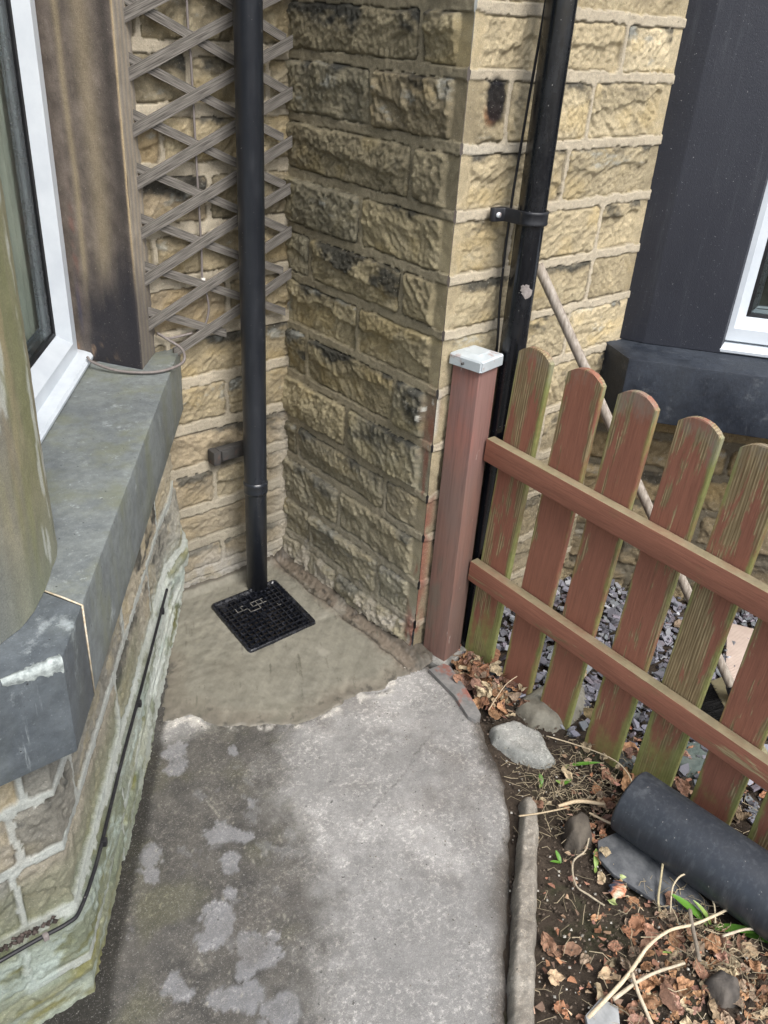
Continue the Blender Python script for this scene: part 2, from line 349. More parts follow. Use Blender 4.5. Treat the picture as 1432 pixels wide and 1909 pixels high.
# ------------------------------------------------------------------ stone wall builder
def wall(name, path, z0, z1, courses, joints, res, seed, pal, parent, outward=1, corners=(), margin=0., B=(.010, .024), mw=.012, jw=.007, soot=.5,
         mort=(.36, .31, .21), mh=.005, colfn=None, hfn=None, extra_top=None, label=None):
    path = [np.array(p, float) for p in path]
    segL = [np.linalg.norm(path[i + 1] - path[i]) for i in range(len(path) - 1)]; cum = np.concatenate([[0], np.cumsum(segL)])
    s = np.linspace(0, cum[-1], int(cum[-1] / res) + 1)
    for c in cum[1:-1]: s[np.argmin(abs(s - c))] = c
    z = np.linspace(z0, z1, int((z1 - z0) / res) + 1)
    if extra_top: z = np.concatenate([z, np.linspace(z1, extra_top, 6)[1:]])
    seg = np.clip(np.searchsorted(cum, s, side='right') - 1, 0, len(segL) - 1)
    T = np.array([(path[i + 1] - path[i]) / segL[i] for i in range(len(segL))]); N = np.stack([T[:, 1], -T[:, 0]], 1) * outward
    P = np.array([path[k] + T[k] * (s[i] - cum[k]) for i, k in enumerate(seg)]); Nv = N[seg].copy()
    for j, c in enumerate(cum[1:-1]):
        i = np.argmin(abs(s - c)); m = N[j] + N[j + 1]; Nv[i] = m / (m @ N[j])
    S, Z = np.meshgrid(s, z, indexing='ij')
    ws = S + .0045 * fbm(S * 28, Z * 28, seed + 1, 4) ; wz = Z + .0045 * fbm(S * 26 + 9, Z * 26, seed + 2, 4)
    H = np.full(S.shape, mh) + .0012 * fbm(S * 90, Z * 90, seed + 3, 3); C = np.zeros(S.shape + (3,)) + np.array(mort)
    mn = fbm(S * 12, Z * 12, seed + 4, 5); C *= (1 + .22 * mn)[..., None]
    isM = np.ones(S.shape, bool)
    cs = list(courses)
    for ci in range(len(cs) - 1):
        v0, v1 = cs[ci], cs[ci + 1]; js = [0.] + sorted(joints.get(ci, [])) + [cum[-1]]
        if ci not in joints:
            r0 = np.random.default_rng(seed * 77 + ci); js = [0.]; p = r0.uniform(.12, .3)
            while p < cum[-1] - .08: js.append(p); p += r0.uniform(.2, .42)
            js.append(cum[-1])
        for k in range(len(js) - 1):
            u0, u1 = js[k], js[k + 1]; r = np.random.default_rng(seed * 1000 + ci * 31 + k)
            a0 = u0 + (jw if k else -.05); a1 = u1 - (jw if k < len(js) - 2 else -.05); b0 = v0 + mw; b1 = v1 - mw
            i0, i1 = np.searchsorted(s, [a0 - .02, a1 + .02]); k0, k1 = np.searchsorted(z, [b0 - .02, b1 + .02])
            if i1 <= i0 or k1 <= k0: continue
            sl_ = (slice(i0, i1), slice(k0, k1)); s_ = ws[sl_]; z_ = wz[sl_]; so = S[sl_]; zo = Z[sl_]
            w = (a1 - a0) / 2; hh = (b1 - b0) / 2; uc = (a0 + a1) / 2; vc = (b0 + b1) / 2; x = (s_ - uc) / w; y = (z_ - vc) / hh
            rc = .012; qx = abs(s_ - uc) - (w - rc); qy = abs(z_ - vc) - (hh - rc)
            d = rc - (np.hypot(np.maximum(qx, 0), np.maximum(qy, 0)) + np.minimum(np.maximum(qx, qy), 0)) 
            ins = d > 0; e = np.clip(d / .011, 0, 1); e = np.sqrt(np.clip(e * (2 - e), 0, 1))
            Bb = r.uniform(*B); sd = int(r.integers(1e6))
            hp = np.full(s_.shape, 9.)
            for q in range(6):
                hp = np.minimum(hp, r.uniform(.55, 1.25) + r.uniform(-1.1, 1.1) * (x * .6) + r.uniform(-1.0, 1.3) * (y * .55))
            hp = np.clip(hp, -.2, 1.3)
            yl = r.uniform(-.5, .35) + r.uniform(-.45, .45) * x + .35 * fbm(so * 11, zo * 3, sd, 3)
            led = ss(-.0, .013 / hh, y - yl); ld = r.uniform(.0, .013) * (r.random() < .75)
            Bb = Bb; ang = r.uniform(.5, 1.2) * (1 if r.random() < .7 else -1); ca, sa = math.cos(ang), math.sin(ang)
            stri = fbm((so * ca + zo * sa) * 22, (-so * sa + zo * ca) * 85, sd + 5, 4)
            f1 = fbm(so * 17, zo * 21, sd + 1, 5, .55)
            rg = 1 - abs(fbm(so * 30, zo * 30, sd + 9, 4, .6))
            f0 = fbm(so * 8.5, zo * 13, sd + 31, 5, .5); tq = f0 * 2.6 + .30 * stri + .35 * f1; tf = np.floor(tq); terr = (tf + ss(.0, .28, tq - tf)) / 2.6
            h = .001 + e * (Bb * np.clip(.42 + .42 * hp + .10 * f1 + .36 * terr, .05, 2.) - ld * (1 - led) + .0026 * stri + .0012 * (rg - .6)) + e * .0025 * fbm(so * 110, zo * 110, sd + 3, 3)
            h -= .0045 * np.exp(-((d - .001) / .0030) ** 2)
            sm = np.ones(s_.shape)
            for cpos in corners:
                dm = abs(so - cpos); q = ss(margin, margin + .012, dm + .004 * fbm(zo * 40, zo * 0, sd, 3)); sm = np.minimum(sm, q)
            if len(corners): h = h * sm + (1 - sm) * (.001 + .0006 * f1)
            base = np.array(pal[int(r.integers(len(pal)))]) * r.uniform(.82, 1.15)
            c = base * (1 + .20 * f1 + .16 * stri)[..., None]
            c = mixc(c, base * np.array([1.15, 1.06, .82]), ss(.1, .7, fbm(so * 9, zo * 12, sd + 11, 4)) * .5)
            so_k = soot * r.uniform(.1, 1.5)
            if so_k > .12:
                sn = fbm(so * 8, zo * 13, sd + 12, 5, .6) + (y * .62 + .1) * (1 if r.random() < .8 else -.3) + (so_k - .75)
                c = mixc(c, np.array([.030, .034, .036]) * (1.2 + .6 * f1)[..., None], ss(.0, .62, sn) * .86 * (.35 + .65 * led if ld > 0 else 1.) * sm)
            lk = r.random()
            if lk < .45: c = mixc(c, [.40, .42, .40], ss(.35, .85, fbm(so * 14, zo * 30, sd + 14, 5, .65) + .25 * (led - .5)) * .6 * sm)
            if r.random() < .35: c = mixc(c, [.45, .40, .28], ss(.25, .7, f1 * .7 + (1 - led) * .3) * .5)
            c = mixc(c, [.05, .042, .032], np.exp(-((d - .001) / .0026) ** 2) * .6 * ss(-.3, .3, fbm(so * 9, zo * 9, sd + 21, 3)))
            H[sl_] = np.where(ins, h, H[sl_]); C[sl_] = np.where(ins[..., None], c, C[sl_]); isM[sl_] &= ~ins
    if hfn: H = hfn(S, Z, H, isM)
    if colfn: C = colfn(S, Z, C, isM)
    X = P[:, 0][:, None] + Nv[:, 0][:, None] * H; Y = P[:, 1][:, None] + Nv[:, 1][:, None] * H
    V = np.stack([X, Y, Z], -1).reshape(-1, 3); ns, nz = S.shape; idx = np.arange(ns * nz).reshape(ns, nz)
    F = np.stack([idx[:-1, :-1], idx[1:, :-1], idx[1:, 1:], idx[:-1, 1:]], -1).reshape(-1, 4)
    if outward < 0: F = F[:, ::-1]
    L = np.array(WL[parent.name])
    o = mesh_obj(name, V - L, F, ROCK, parent, L, C.reshape(-1, 3))
    if label: o['label'] = label
    return o

def poly_sd(X, Y, poly):
    p = np.array(poly, float); d = np.full(X.shape, 1e9); ins = np.zeros(X.shape, bool); n = len(p)
    for i in range(n):
        a = p[i]; b = p[(i + 1) % n]; e = b - a; t = np.clip(((X - a[0]) * e[0] + (Y - a[1]) * e[1]) / (e @ e), 0, 1)
        d = np.minimum(d, np.hypot(X - a[0] - t * e[0], Y - a[1] - t * e[1]))
        if a[1] != b[1]:
            c = ((a[1] > Y) != (b[1] > Y)) & (X < (b[0] - a[0]) * (Y - a[1]) / (b[1] - a[1]) + a[0]); ins ^= c
    return np.where(ins, d, -d)
def sheet(name, poly, res, zfn, colfn, mat, hole=None, skirt=.02, wob=0., parent=None, kind='structure', seed=0, wsc=14):
    p = np.array(poly); x = np.arange(p[:, 0].min() - skirt, p[:, 0].max() + skirt + res, res); y = np.arange(p[:, 1].min() - skirt, p[:, 1].max() + skirt + res, res)
    X, Y = np.meshgrid(x, y, indexing='ij'); sd = poly_sd(X, Y, poly) + (wob * fbm(X * wsc, Y * wsc, seed, 5, .6) if wob else 0)
    Z = zfn(X, Y, sd); C = colfn(X, Y, sd) if colfn else None
    keep = sd > -skirt
    if hole is not None: keep &= ~(poly_sd(X, Y, hole) > 0)
    kc = keep[:-1, :-1] & keep[1:, :-1] & keep[1:, 1:] & keep[:-1, 1:]
    idx = np.arange(X.size).reshape(X.shape); F = np.stack([idx[:-1, :-1][kc], idx[1:, :-1][kc], idx[1:, 1:][kc], idx[:-1, 1:][kc]], -1)
    u, inv = np.unique(F.ravel(), return_inverse=True); V = np.stack([X, Y, Z], -1).reshape(-1, 3)[u]
    o = mesh_obj(name, V, inv.reshape(-1, 4).astype(np.int32), mat, parent, (0, 0, 0), C.reshape(-1, 3)[u] if C is not None else None)
    if kind: o['kind'] = kind
    return o

# ------------------------------------------------------------------ ground
gm = bmesh.new(); [gm.verts.new(v) for v in ((-40, -40, -.07), (40, -40, -.07), (40, 40, -.07), (-40, 40, -.07))]; gm.verts.ensure_lookup_table(); gm.faces.new(gm.verts[:])
o = bm_obj('ground', gm, SOIL); o['kind'] = 'structure'
PX0, D = 0.012, -.672                       # pier corner
GR = [(-.372, -.118), (-.398, -.392), (-.146, -.392), (-.122, -.122)]
PATH = [(.03, -.66), (.015, -.757), (-.008, -.908), (-.028, -1.003), (-.076, -1.07), (-.108, -1.141), (-.150, -1.215), (-.225, -1.295), (-.318, -1.372), (-.417, -1.461), (-.50, -1.535), (-.60, -1.63), (-.78, -1.80), (-1.2, -2.25), (-1.6, -2.75), (-2.3, -2.75), (-2.3, -1.0), (-1.1, -.9), (-.6, .1), (.03, .1)]
def zs(X, Y, sd):
    z = -.020 + .010 * fbm(X * 9, Y * 9, 5, 5, .6) + .004 * fbm(X * 70, Y * 70, 6, 4)
    z = z + .010 * ss(-1.55, -1.85, Y) * (X > -.6)
    z = z + .006 * ss(-.06, -.004, poly_sd(X, Y, PATH)) * ss(-1.0, -1.1, Y)
    return np.where(sd < .01, z - .04 * ss(.01, -.02, sd), z)
SOILP = [(-.72, -2.6), (-.72, -1.65), (-.20, -1.2), (-.06, -.76), (.9, -.66), (1.7, -.66), (1.7, -2.6)]
sheet('garden_soil', SOILP, .006, zs, None, SOIL)
PATCH = [(-.62, .06), (-.62, -.30), (-.74, -.49), (-.667, -.505), (-.615, -.60), (-.514, -.668), (-.45, -.712), (-.371, -.722), (-.30, -.715), (-.235, -.722), (-.162, -.752), (-.106, -.738), (-.05, -.742), (.02, -.735), (.06, -.69), (.06, .06)]
BL = [(-.76, -.60, .030), (-.785, -.65, .026), (-.64, -.70, .016), (-.70, -.86, .016), (-.80, -.90, .030), (-.775, -.93, .022), (-.83, -.985, .026), (-.87, -1.045, .020), (-.925, -1.075, .032), (-.945, -1.11, .030), (-.90, -1.18, .026), (-.925, -1.205, .028), (-.885, -1.225, .030), (-.855, -1.19, .016), (-1.06, -1.17, .030), (-1.00, -1.235, .028), (-.96, -1.26, .030), (-.955, -.86, .030), (-.985, -.90, .022), (-.93, -1.33, .04)]
def zpath(X, Y, sd):
    z = .0012 * fbm(X * 8, Y * 8, 21, 4) + .0008 * fbm(X * 60, Y * 60, 22, 3)
    return np.where(sd < .022, z - .035 * ss(.022, -.02, sd) ** 1.4, z)
def cpath(X, Y, sd):
    g = fbm(X * 7, Y * 7, 31, 5, .6); c = np.zeros(X.shape + (3,)) + np.array([.208, .204, .197]); c = c * (1 + .10 * g + .12 * fbm(X * 40, Y * 40, 32, 4))[..., None]
    c = mixc(c, [.33, .323, .312], ss(.0, .7, fbm(X * 5 + 3, Y * 5, 33, 5, .6)) * .7)
    # darker algae-stained strip along the bay wall
    t = (X + .36) * .81 - Y * .585      # distance from bay face
    edge = .310 + .07 * fbm(X * 6, Y * 6, 34, 5, .6) + .05 * fbm(X * 28, Y * 28, 45, 5, .7) + .09 * ss(-.8, -1.4, Y)
    dm = ss(.07, -.06, t - edge) * ss(-.52, -.60, Y + .03 * g)
    dc = np.zeros(X.shape + (3,)) + np.array([.050, .046, .039]); dc = dc * (1 + .75 * fbm(X * 22, Y * 22, 35, 5, .65))[..., None]; dc = mixc(dc, [.075, .073, .036], ss(.2, .8, fbm(X * 6, Y * 6, 36, 4)) * .6)
    bl = np.zeros(X.shape)
    wx = X + .022 * fbm(X * 20, Y * 20, 37, 6, .68); wy = Y + .022 * fbm(X * 20 + 4, Y * 20, 38, 6, .68)
    for a, b, r in BL: bl = np.maximum(bl, ss(1.15, .95, np.hypot(wx - a, (wy - b) * 1.0) / r))
    bl = np.maximum(bl, ss(.5, .6, fbm(X * 13, Y * 13, 39, 5, .65)) * .4)
    dc = mixc(dc, [.175, .176, .182], bl * np.clip(.86 + .25 * fbm(X * 30, Y * 30, 46, 4), 0, 1))
    c = mixc(c, dc, dm * .84)
    c = mixc(c, [.11, .10, .09], ss(.2, .8, fbm(X * 3.5, Y * 3.5, 58, 5, .65)) * .5); c = mixc(c, [.060, .050, .040], ss(.045, .0, sd + .022 * g) * .8); c = mixc(c, [.045, .038, .032], ss(.095, .05, np.hypot(X + .085, Y + 1.15) + .03 * g) * .8)
    mid = ss(.03, -.03, abs(t - edge) - .05) * .3; c = mixc(c, [.15, .145, .135], mid)
    pe = poly_sd(X, Y, PATCH); c = mixc(c, [.46, .44, .40], ss(-.035, -.004, pe + .02 * g) * ss(-.1, .5, fbm(X * 30, Y * 30, 41, 4)) * .8)
    seam = np.exp(-((Y + .78 + .75 * (X + .55) + .01 * g) / .0022) ** 2) * 0
    ws = ss(.55, .8, fbm(X * 90, Y * 90 + 40 * fbm(X * 3, Y * 3, 47, 2), 44, 5, .8)) * dm; c = mixc(c, [.30, .285, .24], ws * .5)
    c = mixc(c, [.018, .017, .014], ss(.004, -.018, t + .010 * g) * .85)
    c = mixc(c, [.05, .045, .038], np.exp(-((pe + .004 + .01 * fbm(X * 30, Y * 30, 48, 4)) / .0035) ** 2) * ss(-.3, .2, fbm(X * 15, Y * 15, 49, 4)) * .8)
    cr_ = np.exp(-((Y + 1.02 - .35 * (X + .35) + .02 * fbm(X * 9, Y * 9, 50, 5, .6)) / .0018) ** 2) * ss(-.62, -.5, X) * ss(-.16, -.22, X); c = mixc(c, [.05, .045, .04], cr_ * .55)
    return c
o = sheet('path', PATH, .0055, zpath, cpath, CONC, hole=[(-.36, -.13), (-.385, -.38), (-.155, -.38), (-.135, -.135)], wob=.005, seed=3, wsc=26)
def zpatch(X, Y, sd):
    z = .0022 + .0058 * ss(0, .09, sd) + .0016 * fbm(X * 7, Y * 7, 51, 4) + .0013 * fbm(X * 26, Y * 60, 52, 3) * ss(-.55, -.3, Y) + .0022 * ss(.1, .6, fbm(X * 18, Y * 18, 53, 4)) * ss(-.45, -.65, Y)
    wallz = .020 * ss(-.045, .0, X) + .022 * ss(-.05, 0, Y)   # haunched up against the walls
    bump_ = (.011 * abs(fbm(X * 45, Y * 22, 54, 5, .65)) - .006 * np.exp(-((X + .056 + .014 * fbm(X * 9, Y * 9, 56, 4)) / .004) ** 2)) * ss(-.085, -.05, X); z = z + wallz + bump_
    return np.where(sd < .008, z - .010 * ss(.008, -.010, sd), z)
def cpatch(X, Y, sd):
    c = np.zeros(X.shape + (3,)) + np.array([.168, .160, .130]); g = fbm(X * 6, Y * 6, 61, 5, .6); c = c * (1 + .13 * g)[..., None]
    c = mixc(c, [.145, .135, .108], ss(.0, .7, fbm(X * 4, Y * 10, 62, 4)) * .5); c = mixc(c, [.16, .12, .085], ss(.09, .0, sd + .02 * g) * .35)
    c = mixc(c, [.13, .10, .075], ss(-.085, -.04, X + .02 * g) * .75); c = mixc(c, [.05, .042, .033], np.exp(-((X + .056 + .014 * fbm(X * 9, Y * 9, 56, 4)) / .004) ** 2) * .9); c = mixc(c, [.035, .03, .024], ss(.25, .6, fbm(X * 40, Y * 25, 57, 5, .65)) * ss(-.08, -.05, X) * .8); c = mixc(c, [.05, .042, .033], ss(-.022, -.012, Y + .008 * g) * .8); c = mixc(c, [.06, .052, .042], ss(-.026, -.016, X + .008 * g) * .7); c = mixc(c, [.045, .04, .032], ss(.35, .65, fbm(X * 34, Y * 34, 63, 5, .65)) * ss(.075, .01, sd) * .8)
    tr = fbm((X * .8 + Y * .6) * 5, (-X * .6 + Y * .8) * 60, 65, 5, .6); c = c * (1 + .16 * tr)[..., None]; c = mixc(c, [.07, .065, .05], ss(.55, .8, fbm((X * .5 + Y * .86) * 10, (-X * .86 + Y * .5) * 90, 66, 5, .65)) * .6)
    c = mixc(c, [.10, .095, .08], ss(.06, .0, sd + .03 * g) * .5); c = c * (1 + .22 * fbm(X * 55, Y * 55, 67, 5, .75))[..., None]; c = mixc(c, [.30, .285, .24], ss(.45, .8, fbm(X * 8, Y * 8, 68, 5, .6)) * .4)
    c = mixc(c, [.12, .115, .09], ss(.05, .5, fbm(X * 14, Y * 14, 64, 4)) * ss(-.42, -.6, Y) * ss(-.3, -.5, X) * .6)
    return c
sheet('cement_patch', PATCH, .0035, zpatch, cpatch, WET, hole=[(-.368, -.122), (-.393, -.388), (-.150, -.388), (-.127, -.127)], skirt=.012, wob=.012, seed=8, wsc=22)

# ------------------------------------------------------------------ the stone house (back wall, pier, bay)
PAL_SIDE = [(.36, .315, .205), (.32, .285, .195), (.40, .35, .23), (.285, .265, .195), (.34, .295, .20)]
PAL_FRONT = [(.53, .455, .31), (.48, .415, .285), (.57, .495, .345), (.45, .385, .26)]
PAL_BACK = [(.36, .30, .21), (.31, .27, .19), (.40, .34, .23), (.28, .245, .175)]
PAL_BAY = [(.36, .335, .28), (.28, .275, .245), (.40, .365, .29), (.235, .235, .215)]
house = thing('stone_house', (-.36, 0, 0), 'yellow sandstone house corner with bay window on the left and a recessed drain corner', 'house')
CZ = [-.03, .11, .255, .413, .545, .70, .857, 1.011, 1.15, 1.298, 1.444, 1.595, 1.725, 1.88, 2.03]
def c_side(S, Z, C, isM):
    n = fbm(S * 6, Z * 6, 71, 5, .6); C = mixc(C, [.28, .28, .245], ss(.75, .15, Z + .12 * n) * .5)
    C = mixc(C, np.array([.24, .22, .14]), isM * .3 * ss(.3, .9, Z)) 
    sp = ss(.16, .06, Z + .05 * n + .05 * ss(.5, .67, S) * -1) * ss(-.25, .25, fbm(S * 22, Z * 22, 72, 5, .6)); C = mixc(C, [.44, .41, .36], sp * .8)
    C = mixc(C, [.38, .37, .35], ss(.45, .75, fbm(S * 30, Z * 30, 73, 5, .6)) * ss(.5, .1, Z) * .5)
    C = mixc(C, [.26, .10, .075], ss(.63, .668, S) * ss(.88, .7, Z + .1 * n) * ss(.05, .4, fbm(S * 20, Z * 5, 74, 4)) * .8)
    C = mixc(C, [.62, .62, .58], ss(.55, .62, fbm(S * 60, Z * 35, 75, 4)) * ss(.57, .63, S) * ss(.12, .0, abs(Z - .78)) * .9)
    return C
def h_side(S, Z, H, isM):
    n = fbm(S * 14, Z * 14, 76, 5, .6); H = H + ss(.14, .05, Z + .05 * n) * (.008 + .004 * fbm(S * 40, Z * 40, 77, 4)); return H
JS = {0: [.30], 1: [.137, .494], 2: [.289], 3: [.063, .497], 4: [.311], 5: [.104, .508], 6: [.340], 7: [.114, .509], 8: [.331], 9: [.517], 10: [.351], 11: [.513], 12: [.30], 13: [.5]}
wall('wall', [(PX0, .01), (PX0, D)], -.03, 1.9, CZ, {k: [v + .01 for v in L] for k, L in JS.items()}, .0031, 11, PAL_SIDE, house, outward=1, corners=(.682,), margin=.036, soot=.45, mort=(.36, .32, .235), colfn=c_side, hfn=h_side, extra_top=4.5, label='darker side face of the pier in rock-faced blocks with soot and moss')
CB = [-.04, .065, .178, .304, .447, .586, .734, .88, 1.030, 1.168, 1.318, 1.459, 1.597, 1.74, 1.89, 2.03]
JB = {k: [] for k in range(16)}
bx = lambda x: x + .47
JB.update({1: [bx(-.25)], 3: [bx(-.268), bx(-.08)], 5: [bx(-.214)], 6: [bx(-.40)], 7: [bx(-.20)], 8: [bx(-.42)], 9: [bx(-.25)], 10: [bx(-.38)], 11: [bx(-.291), bx(-.06)], 12: [bx(-.42)], 13: [bx(-.2)], 14: [bx(-.3)]})
def c_back(S, Z, C, isM):
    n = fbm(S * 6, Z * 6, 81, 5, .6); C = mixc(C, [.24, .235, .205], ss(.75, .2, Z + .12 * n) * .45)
    C = mixc(C, [.40, .39, .37], ss(.13, .03, Z + .06 * n) * ss(-.4, .2, fbm(S * 18, Z * 18, 82, 5, .6)) * .75)
    C = mixc(C, [.52, .48, .41], ss(.07, .0, bx(0) - S) * ss(.62, .5, Z + .05 * n) * .75)
    C = mixc(C, [.012, .012, .012], ss(.075, .03, np.hypot((S - bx(-.235)) * .8, Z - .475) + .02 * n) * .85)
    return C
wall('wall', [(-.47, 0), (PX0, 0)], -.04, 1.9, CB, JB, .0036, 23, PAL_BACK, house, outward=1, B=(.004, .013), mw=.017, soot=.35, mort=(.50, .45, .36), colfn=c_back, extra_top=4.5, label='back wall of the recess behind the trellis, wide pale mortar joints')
# bay wall under the sill : splayed side then front
BP = [(-.395, .03), (-1.199, -1.062), (-2.2, -1.062)]
Lb = math.hypot(BP[1][0] - BP[0][0], BP[1][1] - BP[0][1])
def c_bay(S, Z, C, isM):
    n = fbm(S * 5, Z * 5, 91, 5, .6)
    lowg = ss(.33, .22, Z + .02 * n)
    gcol = np.zeros(C.shape) + np.array([.20, .235, .165]); gcol = mixc(gcol, [.17, .18, .05], ss(-.1, .5, fbm(S * 9, Z * 14, 92, 5, .6))); gcol = mixc(gcol, [.36, .44, .39], ss(.05, .5, fbm(S * 7, Z * 18, 93, 5, .6)) * .9)
    C = mixc(C, gcol, lowg * .78); C = mixc(C, [.47, .51, .50], isM * ss(-.6, .2, fbm(S * 8, Z * 8, 98, 4)) * .8)
    C = mixc(C, [.56, .61, .60], ss(1.25, .45, S) * ss(.36, .22, Z + .03 * n) * ss(-.5, .1, fbm(S * 12, Z * 20, 94, 5, .6)) * .8); C = mixc(C, [.42, .50, .48], ss(.10, .13, Z) * ss(.27, .22, Z) * ss(-.1, .35, fbm(S * 9, Z * 16, 97, 5, .65)) * .75)
    C = mixc(C, [.19, .215, .14], ss(.42, .36, Z) * ss(.24, .28, Z) * (1 - isM * .8) * ss(.55, .8, S) * .5)
    return C
def h_bay(S, Z, H, isM):
    H = H + .014 * ss(.27, .24, Z) * ss(.05, .12, Z) + .010 * ss(.12, .08, Z)
    H = H + .035 * np.exp(-((S - .13) / .10) ** 2) * np.exp(-((Z - .26) / .13) ** 2) + .003 * fbm(S * 8, Z * 8, 96, 4) * ss(.3, .2, S)
    return H
CY = [-.04, .125, .265, .425, .553, .70]
JY = {0: [.52, Lb - .3, Lb + .30], 1: [.34, 1.02, Lb + .10], 2: [.5, .92, Lb + .085, Lb + .36], 3: [.33, .80, Lb - .10, Lb + .07, Lb + .40], 4: [.6, 1.1, Lb + .045, Lb + .25]}
wall('wall', BP, -.04, .67, CY, JY, .0038, 37, PAL_BAY, house, outward=-1, corners=(Lb,), margin=.0, B=(.003, .008), mh=.0025, mw=.0105, jw=.006, soot=.5, mort=(.44, .46, .44), colfn=c_bay, hfn=h_bay, label='bay base wall below the sill with white pointing and green algae')
# sill stones
SI = thing_loc = WL[house.name]
def sill_stone(poly, z0, z1, mat, parent, bev=.004, seed=0):
    bm = prism_bm(poly, z0, z1, bev); bmesh.ops.translate(bm, verts=bm.verts[:], vec=-WL[parent.name])
    bmesh.ops.subdivide_edges(bm, edges=[e for e in bm.edges if e.calc_length() > .06], cuts=6, use_grid_fill=False)
    return bm_obj('window_sill', bm, mat, parent, WL[parent.name], auto=35)
J1o, J1i = (-1.082, -.992), (-1.122, -.905)
sill_stone([(-.352, .012), J1o, J1i, (-1.25, -.66), (-.80, .012)], .655, .845, SILL, house)
sill_stone([(-1.0845, -.9945), (-1.160, -1.100), (-2.2, -1.100), (-2.2, -.66), (-1.254, -.66), (-1.1255, -.907)], .653, .844, SILL2, house)['label'] = 'darker blue-grey front sill stone with a pale chipped corner'
MJ = MB(); V, F = tube_geo([(-1.083, -.9925, .66), (-1.083, -.9925, .843), (-1.10, -.955, .8435), (-1.124, -.905, .8435)], [.0016, .0018, .0018, .0016], 6); MJ.add(V - np.array(WL[house.name]), F); MJ.obj('sill_joint', MORT, house, WL[house.name])
# chipped pale corner on the front sill edge
CP = MB()
rg = np.random.default_rng(4)
V = []; nq = 40
for i in range(nq + 1):
    t = i / nq; x = -1.1605 - t * .088; hh_ = (.019 * (1 - t) ** .6 + .002) * (1 + .35 * float(fbm(t * 14, 0, 3, 4))); ww_ = .007 * (1 - t * .7) * (1 + .5 * float(fbm(t * 16, 5, 4, 4)))
    V += [(x, -1.1004, .8395 - hh_), (x, -1.1022, .8395 - hh_ * .4), (x, -1.1022, .8415), (x, -1.0985, .8462), (x, -1.096 + ww_, .8450), (x, -1.096 + ww_ * 1.2, .8440)]
CP.add(np.array(V) - np.array(WL[house.name]), [(i * 6 + j, i * 6 + j + 1, (i + 1) * 6 + j + 1, (i + 1) * 6 + j) for i in range(nq) for j in range(5)])
CP.obj('sill_chip', m_simple('bare_chipped_stone', (.15, .17, .165), (.42, .46, .44), 70, .95, .003), house, WL[house.name])

# colour-mapped dressed stone (mullions)
def shaft(name, pts, z0, z1, colfn, parent, res=.006, seed=0, amp=.0008, mat=None, closed=False, label=None):
    pts = [np.array(p, float) for p in pts]; L = [np.linalg.norm(pts[i + 1] - pts[i]) for i in range(len(pts) - 1)]; cum = np.concatenate([[0], np.cumsum(L)])
    s = np.unique(np.concatenate([np.linspace(cum[i], cum[i + 1], max(2, int(L[i] / res) + 1)) for i in range(len(L))])); z = np.linspace(z0, z1, int((z1 - z0) / (res * 1.6)) + 1)
    P = np.stack([np.interp(s, cum, [p[0] for p in pts]), np.interp(s, cum, [p[1] for p in pts])], 1)
    T = np.gradient(P, axis=0); T /= np.linalg.norm(T, axis=1)[:, None] + 1e-9; N = np.stack([T[:, 1], -T[:, 0]], 1)
    S, Z = np.meshgrid(s, z, indexing='ij'); H = amp * fbm(S * 40, Z * 40, seed, 4) + amp * fbm(S * 5, Z * 5, seed + 1, 3)
    X = P[:, 0][:, None] + N[:, 0][:, None] * H; Y = P[:, 1][:, None] + N[:, 1][:, None] * H
    V = np.stack([X, Y, Z], -1).reshape(-1, 3) - np.array(WL[parent.name]); ns, nz = S.shape; idx = np.arange(ns * nz).reshape(ns, nz)
    F = np.stack([idx[:-1, :-1], idx[1:, :-1], idx[1:, 1:], idx[:-1, 1:]], -1).reshape(-1, 4)
    o = mesh_obj(name, V, F, mat or ROCKS, parent, WL[parent.name], colfn(S, Z).reshape(-1, 3))
    if label: o['label'] = label
    return o
def m_rocks():
    M = Mt('dressed_sandstone', .75, .3); c = M.mix(1., M.attr(), M.mix(M.noise(420, detail=3), (.5, .5, .5), (1.5, 1.5, 1.5)), 'MULTIPLY'); c = M.mix(1., c, M.mix(M.noise(130, detail=6, rough=.8), (.62, .62, .62), (1.38, 1.36, 1.32)), 'MULTIPLY'); c = M.mix(M.step(M.noise(240, detail=4), .66, .74, 0, .6), c, (.45, .42, .36)); M.color(c); M.bump(M.noise(330, detail=4, rough=.7), .0014, .9); return M.m
ROCKS = m_rocks()
